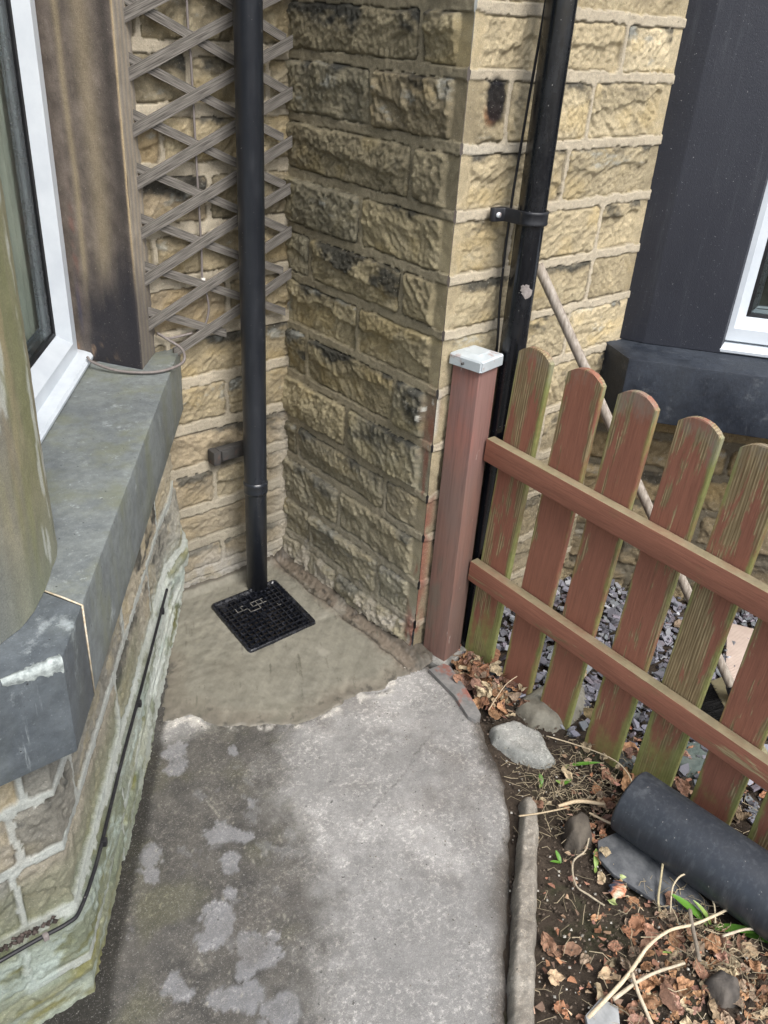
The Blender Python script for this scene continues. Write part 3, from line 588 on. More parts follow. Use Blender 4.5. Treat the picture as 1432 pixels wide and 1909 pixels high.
def c_mull(S, Z):
    w = .0 * Z; x = S + .006 * fbm(Z * 3, Z * 0 + 1, 101, 3); g = fbm(S * 16, Z * 1.6, 102, 5, .6); gg = fbm(S * 30, Z * 30, 103, 4)
    c = np.zeros(S.shape + (3,)) + np.array([.150, .126, .108]); c = c * (1 + .34 * gg + .2 * g)[..., None]
    # s runs: 0 = wall edge .. 0.131 ridge .. 0.333 window edge
    c = c * (1 + .25 * fbm(S * 90, Z * 45, 108, 4, .7))[..., None]
    for cpos, wd, am in ((.300, .008, .75), (.238, .022, .55)): c = mixc(c, [.34, .28, .18], np.exp(-((x - cpos) / wd) ** 2) * am * ss(.98, 1.2, Z + .1 * g))
    c = mixc(c, [.055, .048, .045], np.exp(-((x - .176) / .018) ** 2) * .8)
    nar = x < .152; st = .5 + .5 * np.sin(x * 190 + 2 * fbm(Z * 2, Z * 0, 104, 3)); cn = mixc(np.zeros(S.shape + (3,)) + np.array([.25, .225, .20]), [.40, .34, .24], st * .55); cn = cn * (1 + .15 * gg)[..., None]
    c = np.where(nar[..., None], cn, c)
    c = mixc(c, [.45, .35, .2], np.exp(-((S - .153 - .0012 * gg) / .0026) ** 2) * .8)
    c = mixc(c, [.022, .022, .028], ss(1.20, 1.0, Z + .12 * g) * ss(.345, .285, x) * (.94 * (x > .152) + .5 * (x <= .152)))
    c = mixc(c, [.22, .08, .06], np.exp(-((x - .326) / .007) ** 2) * ss(.2, .0, abs(Z - 1.15)) * ss(-.5, .4, gg) * .6)
    c = mixc(c, [.05, .055, .10], np.exp(-((x - .330) / .006) ** 2) * ss(.12, .0, abs(Z - .99)) * .7)
    c = mixc(c, [.30, .2, .13], ss(.2, .6, fbm(S * 40, Z * 40, 107, 4)) * ss(.93, .86, Z) * ss(.2, .3, x) * .8)
    return c
shaft('mullion', [(-.430, .008), (-.530, -.107), (-.632, .062), (-.648, .095)], .846, 2.7, c_mull, house, seed=5, label='brown and ochre stained stone upright blackened at its foot')
def c_pil(S, Z):
    g = fbm(S * 10, Z * 2.2, 111, 5, .6); gg = fbm(S * 35, Z * 35, 112, 4); c = np.zeros(S.shape + (3,)) + np.array([.25, .225, .155]); c = c * (1 + .2 * gg)[..., None]
    c = mixc(c, [.17, .18, .085], ss(-.5, .5, g) * .75); c = mixc(c, [.17, .16, .15], ss(.3, .7, fbm(S * 7, Z * 1.5, 113, 4)) * .7); c = mixc(c, [.34, .27, .17], ss(.35, .7, fbm(S * 12, Z * 3, 114, 4)) * .5 * ss(.9, 1.2, Z))
    c = mixc(c, [.17, .19, .15], ss(1.05, .86, Z + .06 * g) * .6); c = mixc(c, [.10, .11, .115], ss(.42, .50, S) * .7)
    c = mixc(c, [.5, .52, .48], ss(.62, .75, fbm(S * 26, Z * 5, 115, 4)) * .6); return c
arc = [(-1.20, -.66), (-1.062, -.745), (-1.046, -.775), (-1.045, -.80), (-1.06, -.835), (-1.082, -.87), (-1.115, -.922), (-1.150, -.968), (-1.185, -1.0), (-1.225, -1.02), (-1.28, -1.03), (-2.2, -1.03)]
shaft('mullion', arc, .8455, 2.7, c_pil, house, seed=9, label='rounded greenish stone pillar at the outer corner of the bay')
# window in the splayed side
Tn = np.array([-.5855, -.8107]); Nn = np.array([.8107, -.5855]); P0 = np.array([-.36, 0.])
def SP(s, off, z): q = P0 + Tn * s + Nn * off; return np.array([q[0], q[1], z])
def loop_frame(name, prof, mat, parent, s0, s1, z0, z1, SPf, label=None):
    # prof: list of (inset, off) swept round the rectangle
    m = MB(); V = []
    for (i, of) in prof:
        for (a, b) in ((s0 + i, z0 + i), (s1 - i, z0 + i), (s1 - i, z1 - i), (s0 + i, z1 - i)): V.append(SPf(a, of, b))
    F = []
    for k in range(len(prof) - 1):
        for j in range(4): F.append((k * 4 + j, k * 4 + (j + 1) % 4, (k + 1) * 4 + (j + 1) % 4, (k + 1) * 4 + j))
    m.add(np.array(V) - np.array(WL[parent.name]), F); return m.obj(name, mat, parent, WL[parent.name], smooth=False)
def make_window(parent, s0, s1, z0, z1, SPf, off, label):
    w = bpy.data.objects.new('window', None); w.empty_display_size = .05; _link(w, parent, SPf(s0, off, z0)); w['label'] = label
    loop_frame('frame', [(0, off - .06), (0, off - .002), (.002, off), (.040, off), (.043, off - .003), (.070, off - .030), (.072, off - .034), (.072, off - .06)], UPVC, w, s0, s1, z0, z1, SPf)
    loop_frame('gasket', [(.0715, off - .033), (.0725, off - .031), (.082, off - .033), (.083, off - .045)], GASK, w, s0, s1, z0, z1, SPf)
    loop_frame('spacer', [(.083, off - .042), (.092, off - .046), (.094, off - .047), (.096, off - .052), (.102, off - .055), (.104, off - .060)], SPACER, w, s0, s1, z0, z1, SPf)
    g = MB(); q = [SPf(s0 + .08, off - .036, z0 + .08), SPf(s1 - .08, off - .036, z0 + .08), SPf(s1 - .08, off - .036, z1 - .08), SPf(s0 + .08, off - .036, z1 - .08)]
    q2 = [SPf(s0 + .08, off - .040, z0 + .08), SPf(s1 - .08, off - .040, z0 + .08), SPf(s1 - .08, off - .040, z1 - .08), SPf(s0 + .08, off - .040, z1 - .08)]
    g.add(np.array(q + q2) - np.array(WL[w.name]), [(0, 1, 2, 3), (7, 6, 5, 4), (0, 4, 5, 1), (1, 5, 6, 2), (2, 6, 7, 3), (3, 7, 4, 0)]); g.obj('pane', GLASS, w, WL[w.name], smooth=False)
    return w
W1 = make_window(house, .132, 1.02, .866, 2.4, SP, -.250, 'white plastic window frame beside the brown stone upright')
# plastic cill nosing
pr = [(-.285, .847), (-.222, .846), (-.214, .851), (-.213, .859), (-.219, .866), (-.235, .8685), (-.285, .872)]
m = MB(); V = []
for sv in (.105, .115, .60, 1.03): V += [SP(sv, o_ + (-.004 if sv == .105 else 0), z_) for o_, z_ in pr]
k = len(pr); F = [(a * k + j, a * k + (j + 1) % k, (a + 1) * k + (j + 1) % k, (a + 1) * k + j) for a in range(3) for j in range(k)] + [tuple(range(k))[::-1], tuple(3 * k + j for j in range(k))]
m.add(np.array(V) - np.array(WL[W1.name]), F); m.obj('cill', UPVC, W1, WL[W1.name], smooth=False)
# room behind: walls and floor box open towards the glass
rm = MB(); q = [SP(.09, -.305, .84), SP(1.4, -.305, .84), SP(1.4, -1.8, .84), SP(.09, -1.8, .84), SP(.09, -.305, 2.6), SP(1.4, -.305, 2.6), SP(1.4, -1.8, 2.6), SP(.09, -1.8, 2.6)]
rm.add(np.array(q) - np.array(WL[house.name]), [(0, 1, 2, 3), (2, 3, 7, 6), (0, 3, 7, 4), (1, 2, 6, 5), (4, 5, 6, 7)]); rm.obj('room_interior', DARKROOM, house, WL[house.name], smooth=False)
nt_ = MB(); sv = np.linspace(.10, .75, 260); V = []
for z_ in np.linspace(.90, 2.5, 12): V += [SP(a, -.335 + .012 * math.sin(a * 140 + math.sin(a * 30) * 1.5) + .003 * math.sin(a * 330), z_) for a in sv]
n_ = len(sv); F = [(i * n_ + j, i * n_ + j + 1, (i + 1) * n_ + j + 1, (i + 1) * n_ + j) for i in range(11) for j in range(n_ - 1)]
L0 = SP(.4, -.37, .9); nt_.add(np.array(V) - L0, F); tag(nt_.obj('net_curtain', NET, None, L0), 'pale greenish net curtain in folds behind the left window glass', 'curtain')

# ------------------------------------------------------------------ neighbouring house: front wall, dark bay
nb = thing('neighbouring_house', (.5, D, 0), 'sunlit yellow stone house front with a charcoal painted bay window on the right', 'house')
JF = {11: [.539], 10: [.17], 12: [.27], 9: [.10, .39 + .19], 8: [.43], 7: [.565], 6: [.21, .50], 5: [.17], 4: [.15, .46], 3: [.33], 2: [.12, .52], 1: [.3, .62], 0: [.2, .5], 13: [.45]}
JF[10] = [.135, .44]; JF[9] = [.38]; JF[8] = [.42 - .2]; JF[8] = [.20, .565]
def c_front(S, Z, C, isM):
    n = fbm(S * 6, Z * 6, 121, 5, .6)
    C = mixc(C, [.55, .49, .385], isM * .8)
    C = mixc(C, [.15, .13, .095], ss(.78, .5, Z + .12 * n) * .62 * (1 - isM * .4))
    q = np.hypot((S - .078) / .036, (Z - 1.535) / .05); C = mixc(C, [.40, .17, .07], ss(1.0, .6, q) * ss(1.55, 1.50, Z) * .85); C = mixc(C, [.010, .010, .014], ss(1.25, .75, np.hypot((S - .088) / .032, (Z - 1.545) / .05) + .2 * n) * .96)
    C = mixc(C, [.26, .10, .075], ss(.05, .0, S) * ss(.9, .75, Z + .1 * n) * ss(.0, .35, fbm(S * 15, Z * 6, 124, 4)) * .85)
    C = mixc(C, [.62, .62, .58], ss(.018, .0, S) * ss(.08, .03, abs(Z - .80 + .02 * n)) * .85)
    C = mixc(C, [.58, .57, .52], isM * ss(1.39, 1.42, Z) * ss(1.47, 1.44, Z) * ss(.25, .1, S) * .35)
    return C
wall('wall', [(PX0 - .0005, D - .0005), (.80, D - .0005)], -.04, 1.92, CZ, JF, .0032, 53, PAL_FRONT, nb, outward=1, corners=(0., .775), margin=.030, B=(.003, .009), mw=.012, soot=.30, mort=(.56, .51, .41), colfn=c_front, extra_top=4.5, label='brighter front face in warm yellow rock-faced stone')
RT = np.array([.5885, -.8085]); RN = np.array([-.8085, -.5885])
R0 = np.array([.755, -.66]); R1 = R0 + RT * 1.6
def c_rb(S, Z, C, isM):
    n = fbm(S * 6, Z * 6, 131, 5, .6); C = mixc(C, [.16, .14, .105], ss(.6, .1, Z + .12 * n) * .6); C = mixc(C, [.08, .075, .06], isM * ss(.8, .6, Z) * .55); return C
wall('wall', [tuple(R0), tuple(R1)], -.06, .72, [-.06, .07, .20, .33, .46, .58, .72], {}, .0055, 67, [(.30, .235, .13), (.27, .21, .12), (.34, .27, .16)], nb, outward=1, B=(.012, .028), soot=.5, mort=(.28, .24, .17), colfn=c_rb, label='bay base wall under the black sill behind the fence')
SE = np.array([.664, -.802]); SE1 = SE + RT * 1.5
def rp(p, a, b): q = np.array(p) + RT * a + RN * b; return (float(q[0]), float(q[1]))
bm = prism_bm([(.735, -.655), tuple(SE), tuple(SE1), rp(SE1, 0, -.6), rp((.735, -.655), .1, -.35)], .682, .870, .006); bmesh.ops.translate(bm, verts=bm.verts[:], vec=-WL[nb.name]); bm_obj('window_sill', bm, SILLB, nb, WL[nb.name], auto=35)['label'] = 'black painted stone sill with pale run marks'
shp = [(.785, -.655), (.822, -.742), (.955, -.925), rp((.955, -.925), .05, -.16), (1.25, -.70)]
bm = prism_bm(shp, .871, 2.8, .004); bmesh.ops.translate(bm, verts=bm.verts[:], vec=-WL[nb.name]); bm_obj('mullion', bm, DARKP, nb, WL[nb.name], auto=30)['label'] = 'charcoal painted stone upright'
PR = SE
def SPR(s, off, z): q = PR + RT * s + RN * off; return np.array([q[0], q[1], z])
# window set behind the sill's front edge
W2 = make_window(nb, .258, 1.45, .902, 2.6, SPR, -.20, 'white plastic window frame in the charcoal bay')
m = MB(); V = []
for sv in (.25, .26, .8, 1.46): V += [SPR(sv, o_ + .05, z_ + .0255) for o_, z_ in pr]
m.add(np.array(V) - np.array(WL[W2.name]), [(a * k + j, a * k + (j + 1) % k, (a + 1) * k + (j + 1) % k, (a + 1) * k + j) for k in (7,) for a in range(3) for j in range(k)] + [tuple(range(7))[::-1]]); m.obj('cill', UPVC, W2, WL[W2.name], smooth=False)
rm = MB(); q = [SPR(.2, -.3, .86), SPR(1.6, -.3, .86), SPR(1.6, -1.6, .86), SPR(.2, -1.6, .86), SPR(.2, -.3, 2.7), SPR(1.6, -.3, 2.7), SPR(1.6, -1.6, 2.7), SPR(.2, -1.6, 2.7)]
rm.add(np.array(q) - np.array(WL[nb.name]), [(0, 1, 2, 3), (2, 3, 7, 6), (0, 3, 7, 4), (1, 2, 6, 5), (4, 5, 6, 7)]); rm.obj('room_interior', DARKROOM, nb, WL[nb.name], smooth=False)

# ------------------------------------------------------------------ drain grate
dg = thing('drain_grate', (-.26, -.256, 0), 'square black drain grate set in fresh cement under the recess downpipe', 'drain grate')
U = np.array([GR[2][0] - GR[1][0], GR[2][1] - GR[1][1]]); Vv = np.array([GR[0][0] - GR[1][0], GR[0][1] - GR[1][1]]); O = np.array(GR[1])
def gp(a, b, z): q = O + U * a + Vv * b; return np.array([q[0], q[1], z]) - np.array(WL[dg.name])
def bar(m, a0, b0, a1, b1, z0, z1): m.add([gp(a0, b0, z0), gp(a1, b0, z0), gp(a1, b1, z0), gp(a0, b1, z0), gp(a0, b0, z1), gp(a1, b0, z1), gp(a1, b1, z1), gp(a0, b1, z1)], [(3, 2, 1, 0), (4, 5, 6, 7), (0, 1, 5, 4), (1, 2, 6, 5), (2, 3, 7, 6), (3, 0, 4, 7)])
fr = MB(); rr = .05; pts = []
for cx, cy, a0 in ((1 - rr, 1 - rr, 0), (rr, 1 - rr, 90), (rr, rr, 180), (1 - rr, rr, 270)):
    for q in range(5): a = math.radians(a0 + q * 22.5); pts.append((cx + rr * math.cos(a), cy + rr * math.sin(a)))
def sc_(p, f): return (.5 + (p[0] - .5) * f, .5 + (p[1] - .5) * f)
rings = [(1.0, -.02), (1.0, .015), (.99, .0175), (.955, .0175), (.945, .016), (.94, .011), (.90, .011), (.89, .009), (.885, -.03)]
V = [gp(*sc_(p, f), z_) for f, z_ in rings for p in pts]; n_ = len(pts)
fr.add(V, [(i * n_ + j, i * n_ + (j + 1) % n_, (i + 1) * n_ + (j + 1) % n_, (i + 1) * n_ + j) for i in range(len(rings) - 1) for j in range(n_)]); fr.obj('frame', GRATE, dg, WL[dg.name])
g = MB(); N_ = 11
for i in range(N_ + 1):
    t = .085 + .83 * i / N_; bar(g, t - .0068, .06, t + .0068, .94, .002, .0135); bar(g, .06, t - .0068, .94, t + .0068, .002, .0128)
for (a, b) in ((.12, .88), (.88, .14), (.5, .5)):
    V, F = tube_geo([gp(a, b, .004), gp(a, b, .0150)], .0085, 12); g.add(V, F)
g.obj('grid', GRATE, dg, WL[dg.name], smooth=False)
pit = MB(); pit.add([gp(.02, .02, -.10), gp(.98, .02, -.10), gp(.98, .98, -.10), gp(.02, .98, -.10), gp(.02, .02, .0), gp(.98, .02, .0), gp(.98, .98, .0), gp(.02, .98, .0)], [(0, 1, 2, 3), (0, 1, 5, 4), (1, 2, 6, 5), (2, 3, 7, 6), (3, 0, 4, 7)]); pit.obj('gully_pot', DIRT, dg, WL[dg.name], smooth=False)
sp_ = MB(); rg = np.random.default_rng(9)
def tt(i): return .085 + .83 * i / N_
for (i, j, hv, f) in ((2, 8, 0, 1), (2, 8, 1, 1), (3, 8, 1, 1), (3, 9, 0, .6), (3, 8, 0, .9), (4, 7, 1, .8), (4, 7, 0, 1), (5, 8, 0, 1), (5, 8, 1, 1), (6, 8, 1, 1), (5, 9, 0, 1), (6, 9, 0, 1), (6, 8, 0, 1), (7, 8, 1, 1), (6, 7, 1, .7), (7, 8, 0, .7), (7, 9, 0, .5), (5, 7, 0, 1), (9, 6, 1, .5), (9, 6, 0, .5)):
    a, b = tt(i), tt(j); l = .83 / N_ * f
    if hv: bar(sp_, a - .0045, b - .004, a + .0045, b + l, .0132, .0142)
    else: bar(sp_, a - .004, b - .0045, a + l, b + .0045, .0126, .0139)
sp_.obj('mortar_splash', m_simple('thin_mortar_smear', (.03, .03, .028), (.20, .19, .17), 60, .9), dg, WL[dg.name], smooth=False)['kind'] = 'stuff'

# ------------------------------------------------------------------ recess downpipe
def ring_pipe(name, x, y, prof, mat, parent, k=40, wob=0):
    V = []; F = []
    for z_, r_ in prof:
        a = np.arange(k) * 2 * math.pi / k; V.append(np.stack([x + r_ * np.cos(a), y + r_ * np.sin(a), np.full(k, z_)], 1))
    for i in range(len(prof) - 1):
        for j in range(k): F.append((i * k + j, i * k + (j + 1) % k, (i + 1) * k + (j + 1) % k, (i + 1) * k + j))
    return mesh_obj(name, np.vstack(V) - np.array(WL[parent.name]), F, mat, parent, WL[parent.name])
dp = thing('downpipe', (-.186, -.11, .012), 'straight matt black downpipe in front of the trellis, ending on the drain grate', 'downpipe', 'black downpipes')
px_, py_ = -.186, -.110
ring_pipe('pipe', px_, py_, [(.030, .0345), (.029, .033), (.0125, .033), (.0120, .030), (.03, .030)][::-1][0:1] + [(.0122, .0335), (.0122, .034), (.43, .0342)], PIPE_MATT, dp)
ring_pipe('socket', px_, py_, [(.372, .0343), (.373, .0375), (.380, .0382), (.383, .0376), (.400, .0376), (.403, .0388), (.407, .0388), (.410, .0376), (.413, .0355), (.414, .0343)], PIPE_MATT, dp)
ring_pipe('pipe', px_, py_, [(.413, .0352), (1.15, .0355), (1.1505, .0357), (4.4, .0357)], PIPE_MATT, dp)
br = MB()
def abox(m, x0, x1, y0, y1, z0, z1): m.add([(x0, y0, z0), (x1, y0, z0), (x1, y1, z0), (x0, y1, z0), (x0, y0, z1), (x1, y0, z1), (x1, y1, z1), (x0, y1, z1)], [(3, 2, 1, 0), (4, 5, 6, 7), (0, 1, 5, 4), (1, 2, 6, 5), (2, 3, 7, 6), (3, 0, 4, 7)])
bk = bpy.data.objects.new('bracket', None); _link(bk, dp, (-.23, -.03, .48)); bk['label'] = 'old corroded metal wall bracket behind the pipe'
def bpart(name, x0, x1, y0, y1, z0, z1, mat, parent, bv=.003):
    bm = box_bm(x1 - x0, y1 - y0, z1 - z0, bv); return bm_obj(name, bm, mat, parent, ((x0 + x1) / 2, (y0 + y1) / 2, (z0 + z1) / 2), auto=40)
bpart('lug', -.292, -.268, -.045, -.004, .462, .508, LEAD, bk, .005); bpart('plate', -.266, -.150, -.030, -.004, .462, .506, LEAD, bk, .004); bpart('plate', -.258, -.215, -.036, -.029, .468, .500, LEAD, bk, .003)

# ------------------------------------------------------------------ right downpipe with clip and cable
dq = thing('downpipe', (.193, -.765, 0), 'glossy black downpipe on the pier front with a clip and two plaster spots', 'downpipe', 'black downpipes')
qx, qy = .190, -.752
ring_pipe('pipe', qx, qy, [(-.02, .034), (4.4, .034)], PIPE_GLOSS, dq)
cl = bpy.data.objects.new('pipe_clip', None); _link(cl, dq, (qx, qy, 1.30))
c_ = MB(); V = []; F = []; kk = 25; prof = [(.0345, -.016), (.0395, -.016), (.0415, -.013), (.0400, -.009), (.0400, .009), (.0415, .013), (.0395, .016), (.0345, .016)]
for i in range(kk):
    a = math.radians(175 + 190 * i / (kk - 1)); V += [(qx + r_ * math.cos(a), qy + r_ * math.sin(a), 1.30 + dz) for r_, dz in prof]
for i in range(kk - 1):
    for j in range(8): F.append((i * 8 + j, i * 8 + (j + 1) % 8, (i + 1) * 8 + (j + 1) % 8, (i + 1) * 8 + j))
c_.add(np.array(V) - np.array(WL[cl.name]), F); c_.obj('strap', BLACKP, cl, WL[cl.name])
for sx in (-1, 1):
    bm = prism_bm([(qx + sx * .034, D - .02), (qx + sx * .034, -.752), (qx + sx * .041, -.752), (qx + sx * .046, D - .035), (qx + sx * .075, D - .030), (qx + sx * .080, D - .022), (qx + sx * .078, D - .016), (qx + sx * .04, D - .016)][::sx], 1.284, 1.316, .003)
    bmesh.ops.translate(bm, verts=bm.verts[:], vec=-WL[cl.name]); bm_obj('lug', bm, BLACKP, cl, WL[cl.name], auto=40)
    V, F = tube_geo([(qx + sx * .064, D - .026, 1.30), (qx + sx * .064, D - .036, 1.30)], .0065, 14); mesh_obj('screw', V - np.array(WL[cl.name]), F, ZINC, cl, WL[cl.name])
sp2 = MB(); rg = np.random.default_rng(3)
for (a, z_, r_) in ((-2.2, 1.135, .011), (-1.95, 1.125, .014), (-2.05, 1.14, .007), (-2.35, 1.14, .005)):
    n2 = 14; ring = []; ctr = []
    for q in range(n2):
        th = q * 2 * math.pi / n2; rr_ = r_ * rg.uniform(.75, 1.15); aa = a + rr_ * math.cos(th) / .034; ring.append((qx + .0348 * math.cos(aa), qy + .0348 * math.sin(aa), z_ + rr_ * math.sin(th)))
    sp2.add(np.vstack([ring, [(qx + .0368 * math.cos(a), qy + .0368 * math.sin(a), z_)]]) - np.array(WL[dq.name]), [(q, (q + 1) % n2, n2) for q in range(n2)])
sp2.obj('plaster_spot', m_simple('grey_plaster', (.16, .14, .13), (.28, .25, .23), 90, .9), dq, WL[dq.name])
tag(tube('cable', [(.220, -.700, 2.6), (.210, -.700, 2.1), (.199, -.700, 1.74), (.184, -.700, 1.52), (.172, -.700, 1.30), (.172, -.703, 1.1), (.182, -.706, .95), (.175, -.705, .8), (.19, -.70, .62), (.2, -.695, .4)], .0032, CABLE_B, k=8, n=6), 'thin black cable hanging down the pier beside the glossy downpipe', 'cable')

# ------------------------------------------------------------------ trellis
tr = thing('garden_trellis', (-.22, -.02, .85), 'weathered grey diamond trellis fixed to the recess wall behind the matt black downpipe', 'trellis')
def slat(p0, p1, y, w=.0265, t=.007):
    p0 = np.array(p0); p1 = np.array(p1); L = np.linalg.norm(p1 - p0); a = math.atan2(p1[1] - p0[1], p1[0] - p0[0]); c = (p0 + p1) / 2
    bm = bmesh.new(); n2 = 14; h_ = []
    rq = np.random.default_rng(int(abs(p0[1] * 1e4)) + int(y * -1e5)); bend = rq.normal(0, .0018)
    cut = .5 * w * math.tan(0) ; V = []
    for i in range(n2 + 1):
        x = -L / 2 + L * i / n2; zz = bend * math.sin(math.pi * i / n2)
        xs = w * .5 * math.tan(a) if i in (0, n2) else 0
        V.append([bm.verts.new((x + (-xs if q in (0, 1) else xs) * (1 if True else 0), yy, zz + (-w / 2 if q in (0, 1) else w / 2))) for q, yy in ((0, -t / 2), (1, t / 2), (2, t / 2), (3, -t / 2))])
    for i in range(n2):
        for q in range(4): bm.faces.new((V[i][q], V[i][(q + 1) % 4], V[i + 1][(q + 1) % 4], V[i + 1][q]))
    bm.faces.new(V[0][::-1]); bm.faces.new(V[-1])
    return bm_obj('slat', bm, TREL, tr, (c[0], y, c[1]), rot=(0, -a, 0))
sl1 = .438
for z_ in np.arange(.935, 2.1, .1205):        # rising to the right, front layer  (z at x=0)
    zl = z_ + .085
    x0 = -.50; za = zl - .0 - sl1 * (0 - x0); xa, xb = x0, -.003
    if za < .845: xa = x0 + (.845 - za) / sl1; za = .845
    if xb - xa > .05: slat((xa, za), (xb, zl), -.034)
for i, z_ in enumerate(np.arange(.958, 2.5, .1205)):  # falling to the right, back layer (z at x=-.43)
    xa, xb = -.47, -.010 - .008 * (i % 3)
    if i == 0: xb = -.225
    slat((xa, z_ + .017), (xb, z_ - .425 * (xb + .43)), -.0255, w=.022)
gc = thing('cable', (-.30, -.03, 1.2), 'grey cable running down through the trellis and looping round the foot of the brown upright', 'cable')
tube('cable_run', [(-.300, -.022, 2.6), (-.300, -.022, 1.70), (-.296, -.022, 1.57), (-.294, -.0225, 1.34), (-.291, -.0225, 1.13), (-.290, -.020, 1.03), (-.279, -.0215, .985), (-.276, -.0215, .945), (-.289, -.02, .905), (-.315, -.016, .888)], .0033, CABLE_G, gc, 8, 8)
tube('cable_run', [(-.33, -.018, .886), (-.40, -.02, .884), (-.425, -.022, .895), (-.437, -.024, .905), (-.425, -.045, .895), (-.40, -.085, .872), (-.425, -.135, .856), (-.49, -.158, .853), (-.545, -.142, .852), (-.60, -.095, .854), (-.636, -.040, .866), (-.640, -.02, .874)], .0038, CABLE_G, gc, 8, 8)
for z_ in (1.035, 1.0): box('cable_clip', (-.291, -.024, z_), (.012, .008, .008), LIME, gc, .002)

# ------------------------------------------------------------------ black cable along the bay base
def bayp(s, off, z):
    if s <= Lb: q = np.array(BP[0]) + (np.array(BP[1]) - np.array(BP[0])) * (s / Lb); n = np.array([.8052, -.5930]); q = q + n * off
    else: q = np.array(BP[1]) + np.array([-(s - Lb), 0]); q = q + np.array([0, -off])
    return (q[0], q[1], z)
bc = thing('cable', bayp(.8, .02, .26), 'black cable clipped along the mortar joint of the green bay base wall', 'cable')
cpn = [bayp(.40, .030, .285), bayp(.46, .026, .272), bayp(.62, .023, .262), bayp(.82, .022, .262), bayp(1.0, .022, .268), bayp(1.15, .022, .264), bayp(1.27, .022, .262)]
cpn += [(-1.193, -1.078, .262), (-1.222, -1.092, .264), (-1.28, -1.090, .264), (-1.40, -1.088, .262), (-1.8, -1.087, .262), (-2.2, -1.087, .262)]
tube('cable_run', cpn, .0038, CABLE_B, bc, 8, 8)
for s_ in (.47, .83, 1.22): box('cable_clip', bayp(s_, .026, .262), (.012, .012, .016), CABLE_B, bc, .002, rot=(0, 0, .95))
box('cable_clip', (-1.262, -1.092, .262), (.010, .010, .014), CABLE_G, bc, .002)
dm_ = MB(); rg = np.random.default_rng(12)
for i in range(150):
    s_ = Lb + .03 + rg.random() ** .8 * .22; w = 1 - abs((s_ - Lb - .11) / .14); c = np.array(bayp(s_, .010 + rg.random() * .010, .270 + rg.random() * .010 * max(.3, w))); r_ = rg.uniform(.003, .006)
    bmq = np.array([[1, 0, 0], [-1, 0, 0], [0, 1, 0], [0, -1, 0], [0, 0, 1], [0, 0, -1]]) * r_ * rg.uniform(.7, 1.2, (6, 1)); dm_.add(bmq + c - np.array(bayp(Lb + .1, .01, .27)), [(0, 2, 4), (2, 1, 4), (1, 3, 4), (3, 0, 4), (2, 0, 5), (1, 2, 5), (3, 1, 5), (0, 3, 5)], np.array([.05, .04, .035]) * rg.uniform(.6, 1.8))
tag(dm_.obj('dead_moss', CRUMB, None, bayp(Lb + .1, .01, .27)), None, None, kind='stuff')

# ------------------------------------------------------------------ fence
fe = thing('picket_fence', (.15, -1.2, 0), 'low picket fence with flaking red-brown paint and green algae joined to the gate post', 'fence')
FX = .150
def picket(yb, yt, zb, zt, seed):
    bm = bmesh.new(); w = .0525; t = .009; H_ = zt - zb; pts = [(-w, 0), (w, 0), (w, H_ - .024)]
    for i in range(1, 10): a = i / 10; x = w - 2 * w * a; pts.append((x, H_ - .024 * (x / w) ** 2))
    pts.append((-w, H_ - .024)); fv = [bm.verts.new((x, -t, z_)) for x, z_ in pts]; bv = [bm.verts.new((x, t, z_)) for x, z_ in pts]
    bm.faces.new(fv); bm.faces.new(bv[::-1]); n = len(pts)
    for i in range(n): bm.faces.new((fv[i], bv[i], bv[(i + 1) % n], fv[(i + 1) % n]))
    bmesh.ops.bevel(bm, geom=[e for e in bm.edges if abs(e.verts[0].co.y - e.verts[1].co.y) < 1e-6], offset=.0018, segments=2, affect='EDGES')
    lean = math.atan2(yt - yb, zt - zb)
    return bm_obj('picket', bm, PICK, fe, (FX + .011, yb, zb), rot=(-lean, 0, 0) if False else Matrix.Rotation(-lean, 3, 'X').to_4x4().to_euler() if False else None, auto=30), lean
pk = [(-.812, -.857, -.012, 1.010), (-.970, -1.014, -.020, 1.006), (-1.117, -1.162, -.024, 1.000), (-1.283, -1.322, -.030, .995), (-1.438, -1.470, -.020, .99), (-1.602, -1.622, -.01, .985), (-1.755, -1.772, -.01, .98), (-1.91, -1.92, -.01, .975)]
for i, (yb, yt, zb, zt) in enumerate(pk):
    o, lean = picket(yb, yt, zb, zt, i)
    # local x -> world -y so the face looks towards the camera side (-x)
    o.rotation_mode = 'QUATERNION'
    o.rotation_quaternion = (Matrix.Rotation(-math.pi / 2, 3, 'Z') @ Matrix.Rotation(math.atan2(-(yb - yt), zt - zb) * -1, 3, 'Y')).to_quaternion()
    if False: pass
def rail(name, y0, z0, y1, z1, h):
    L = math.hypot(y1 - y0, z1 - z0); bm = box_bm(.030, L, h, .0022); bmesh.ops.subdivide_edges(bm, edges=[e for e in bm.edges if e.calc_length() > .5], cuts=10, use_grid_fill=True)
    return bm_obj(name, bm, RAILM, fe, (FX - .017, (y0 + y1) / 2, (z0 + z1) / 2), rot=(math.atan2(z1 - z0, y1 - y0), 0, 0) if y1 > y0 else (math.atan2(z0 - z1, y0 - y1), 0, 0), auto=30)
rail('rail', -.765, .706, -2.05, .655, .066); rail('rail', -.765, .316, -2.05, .262, .066)
po = thing('gate_post', (.087, -.724, 0), 'square purple-brown stained fence post with a metal cap against the pier corner', 'post')
bm = box_bm(.083, .083, .985, .003); bm_obj('post', bm, POST, po, (.089, -.722, .4675), rot=(0, 0, math.radians(9)), auto=30)
bm = bmesh.new(); h_ = .049
lv = [(h_, .940), (h_ + .0015, .938), (h_ + .0015, .962), (h_ - .002, .966), (h_ * .55, .972), (h_ * .5, .9735)]
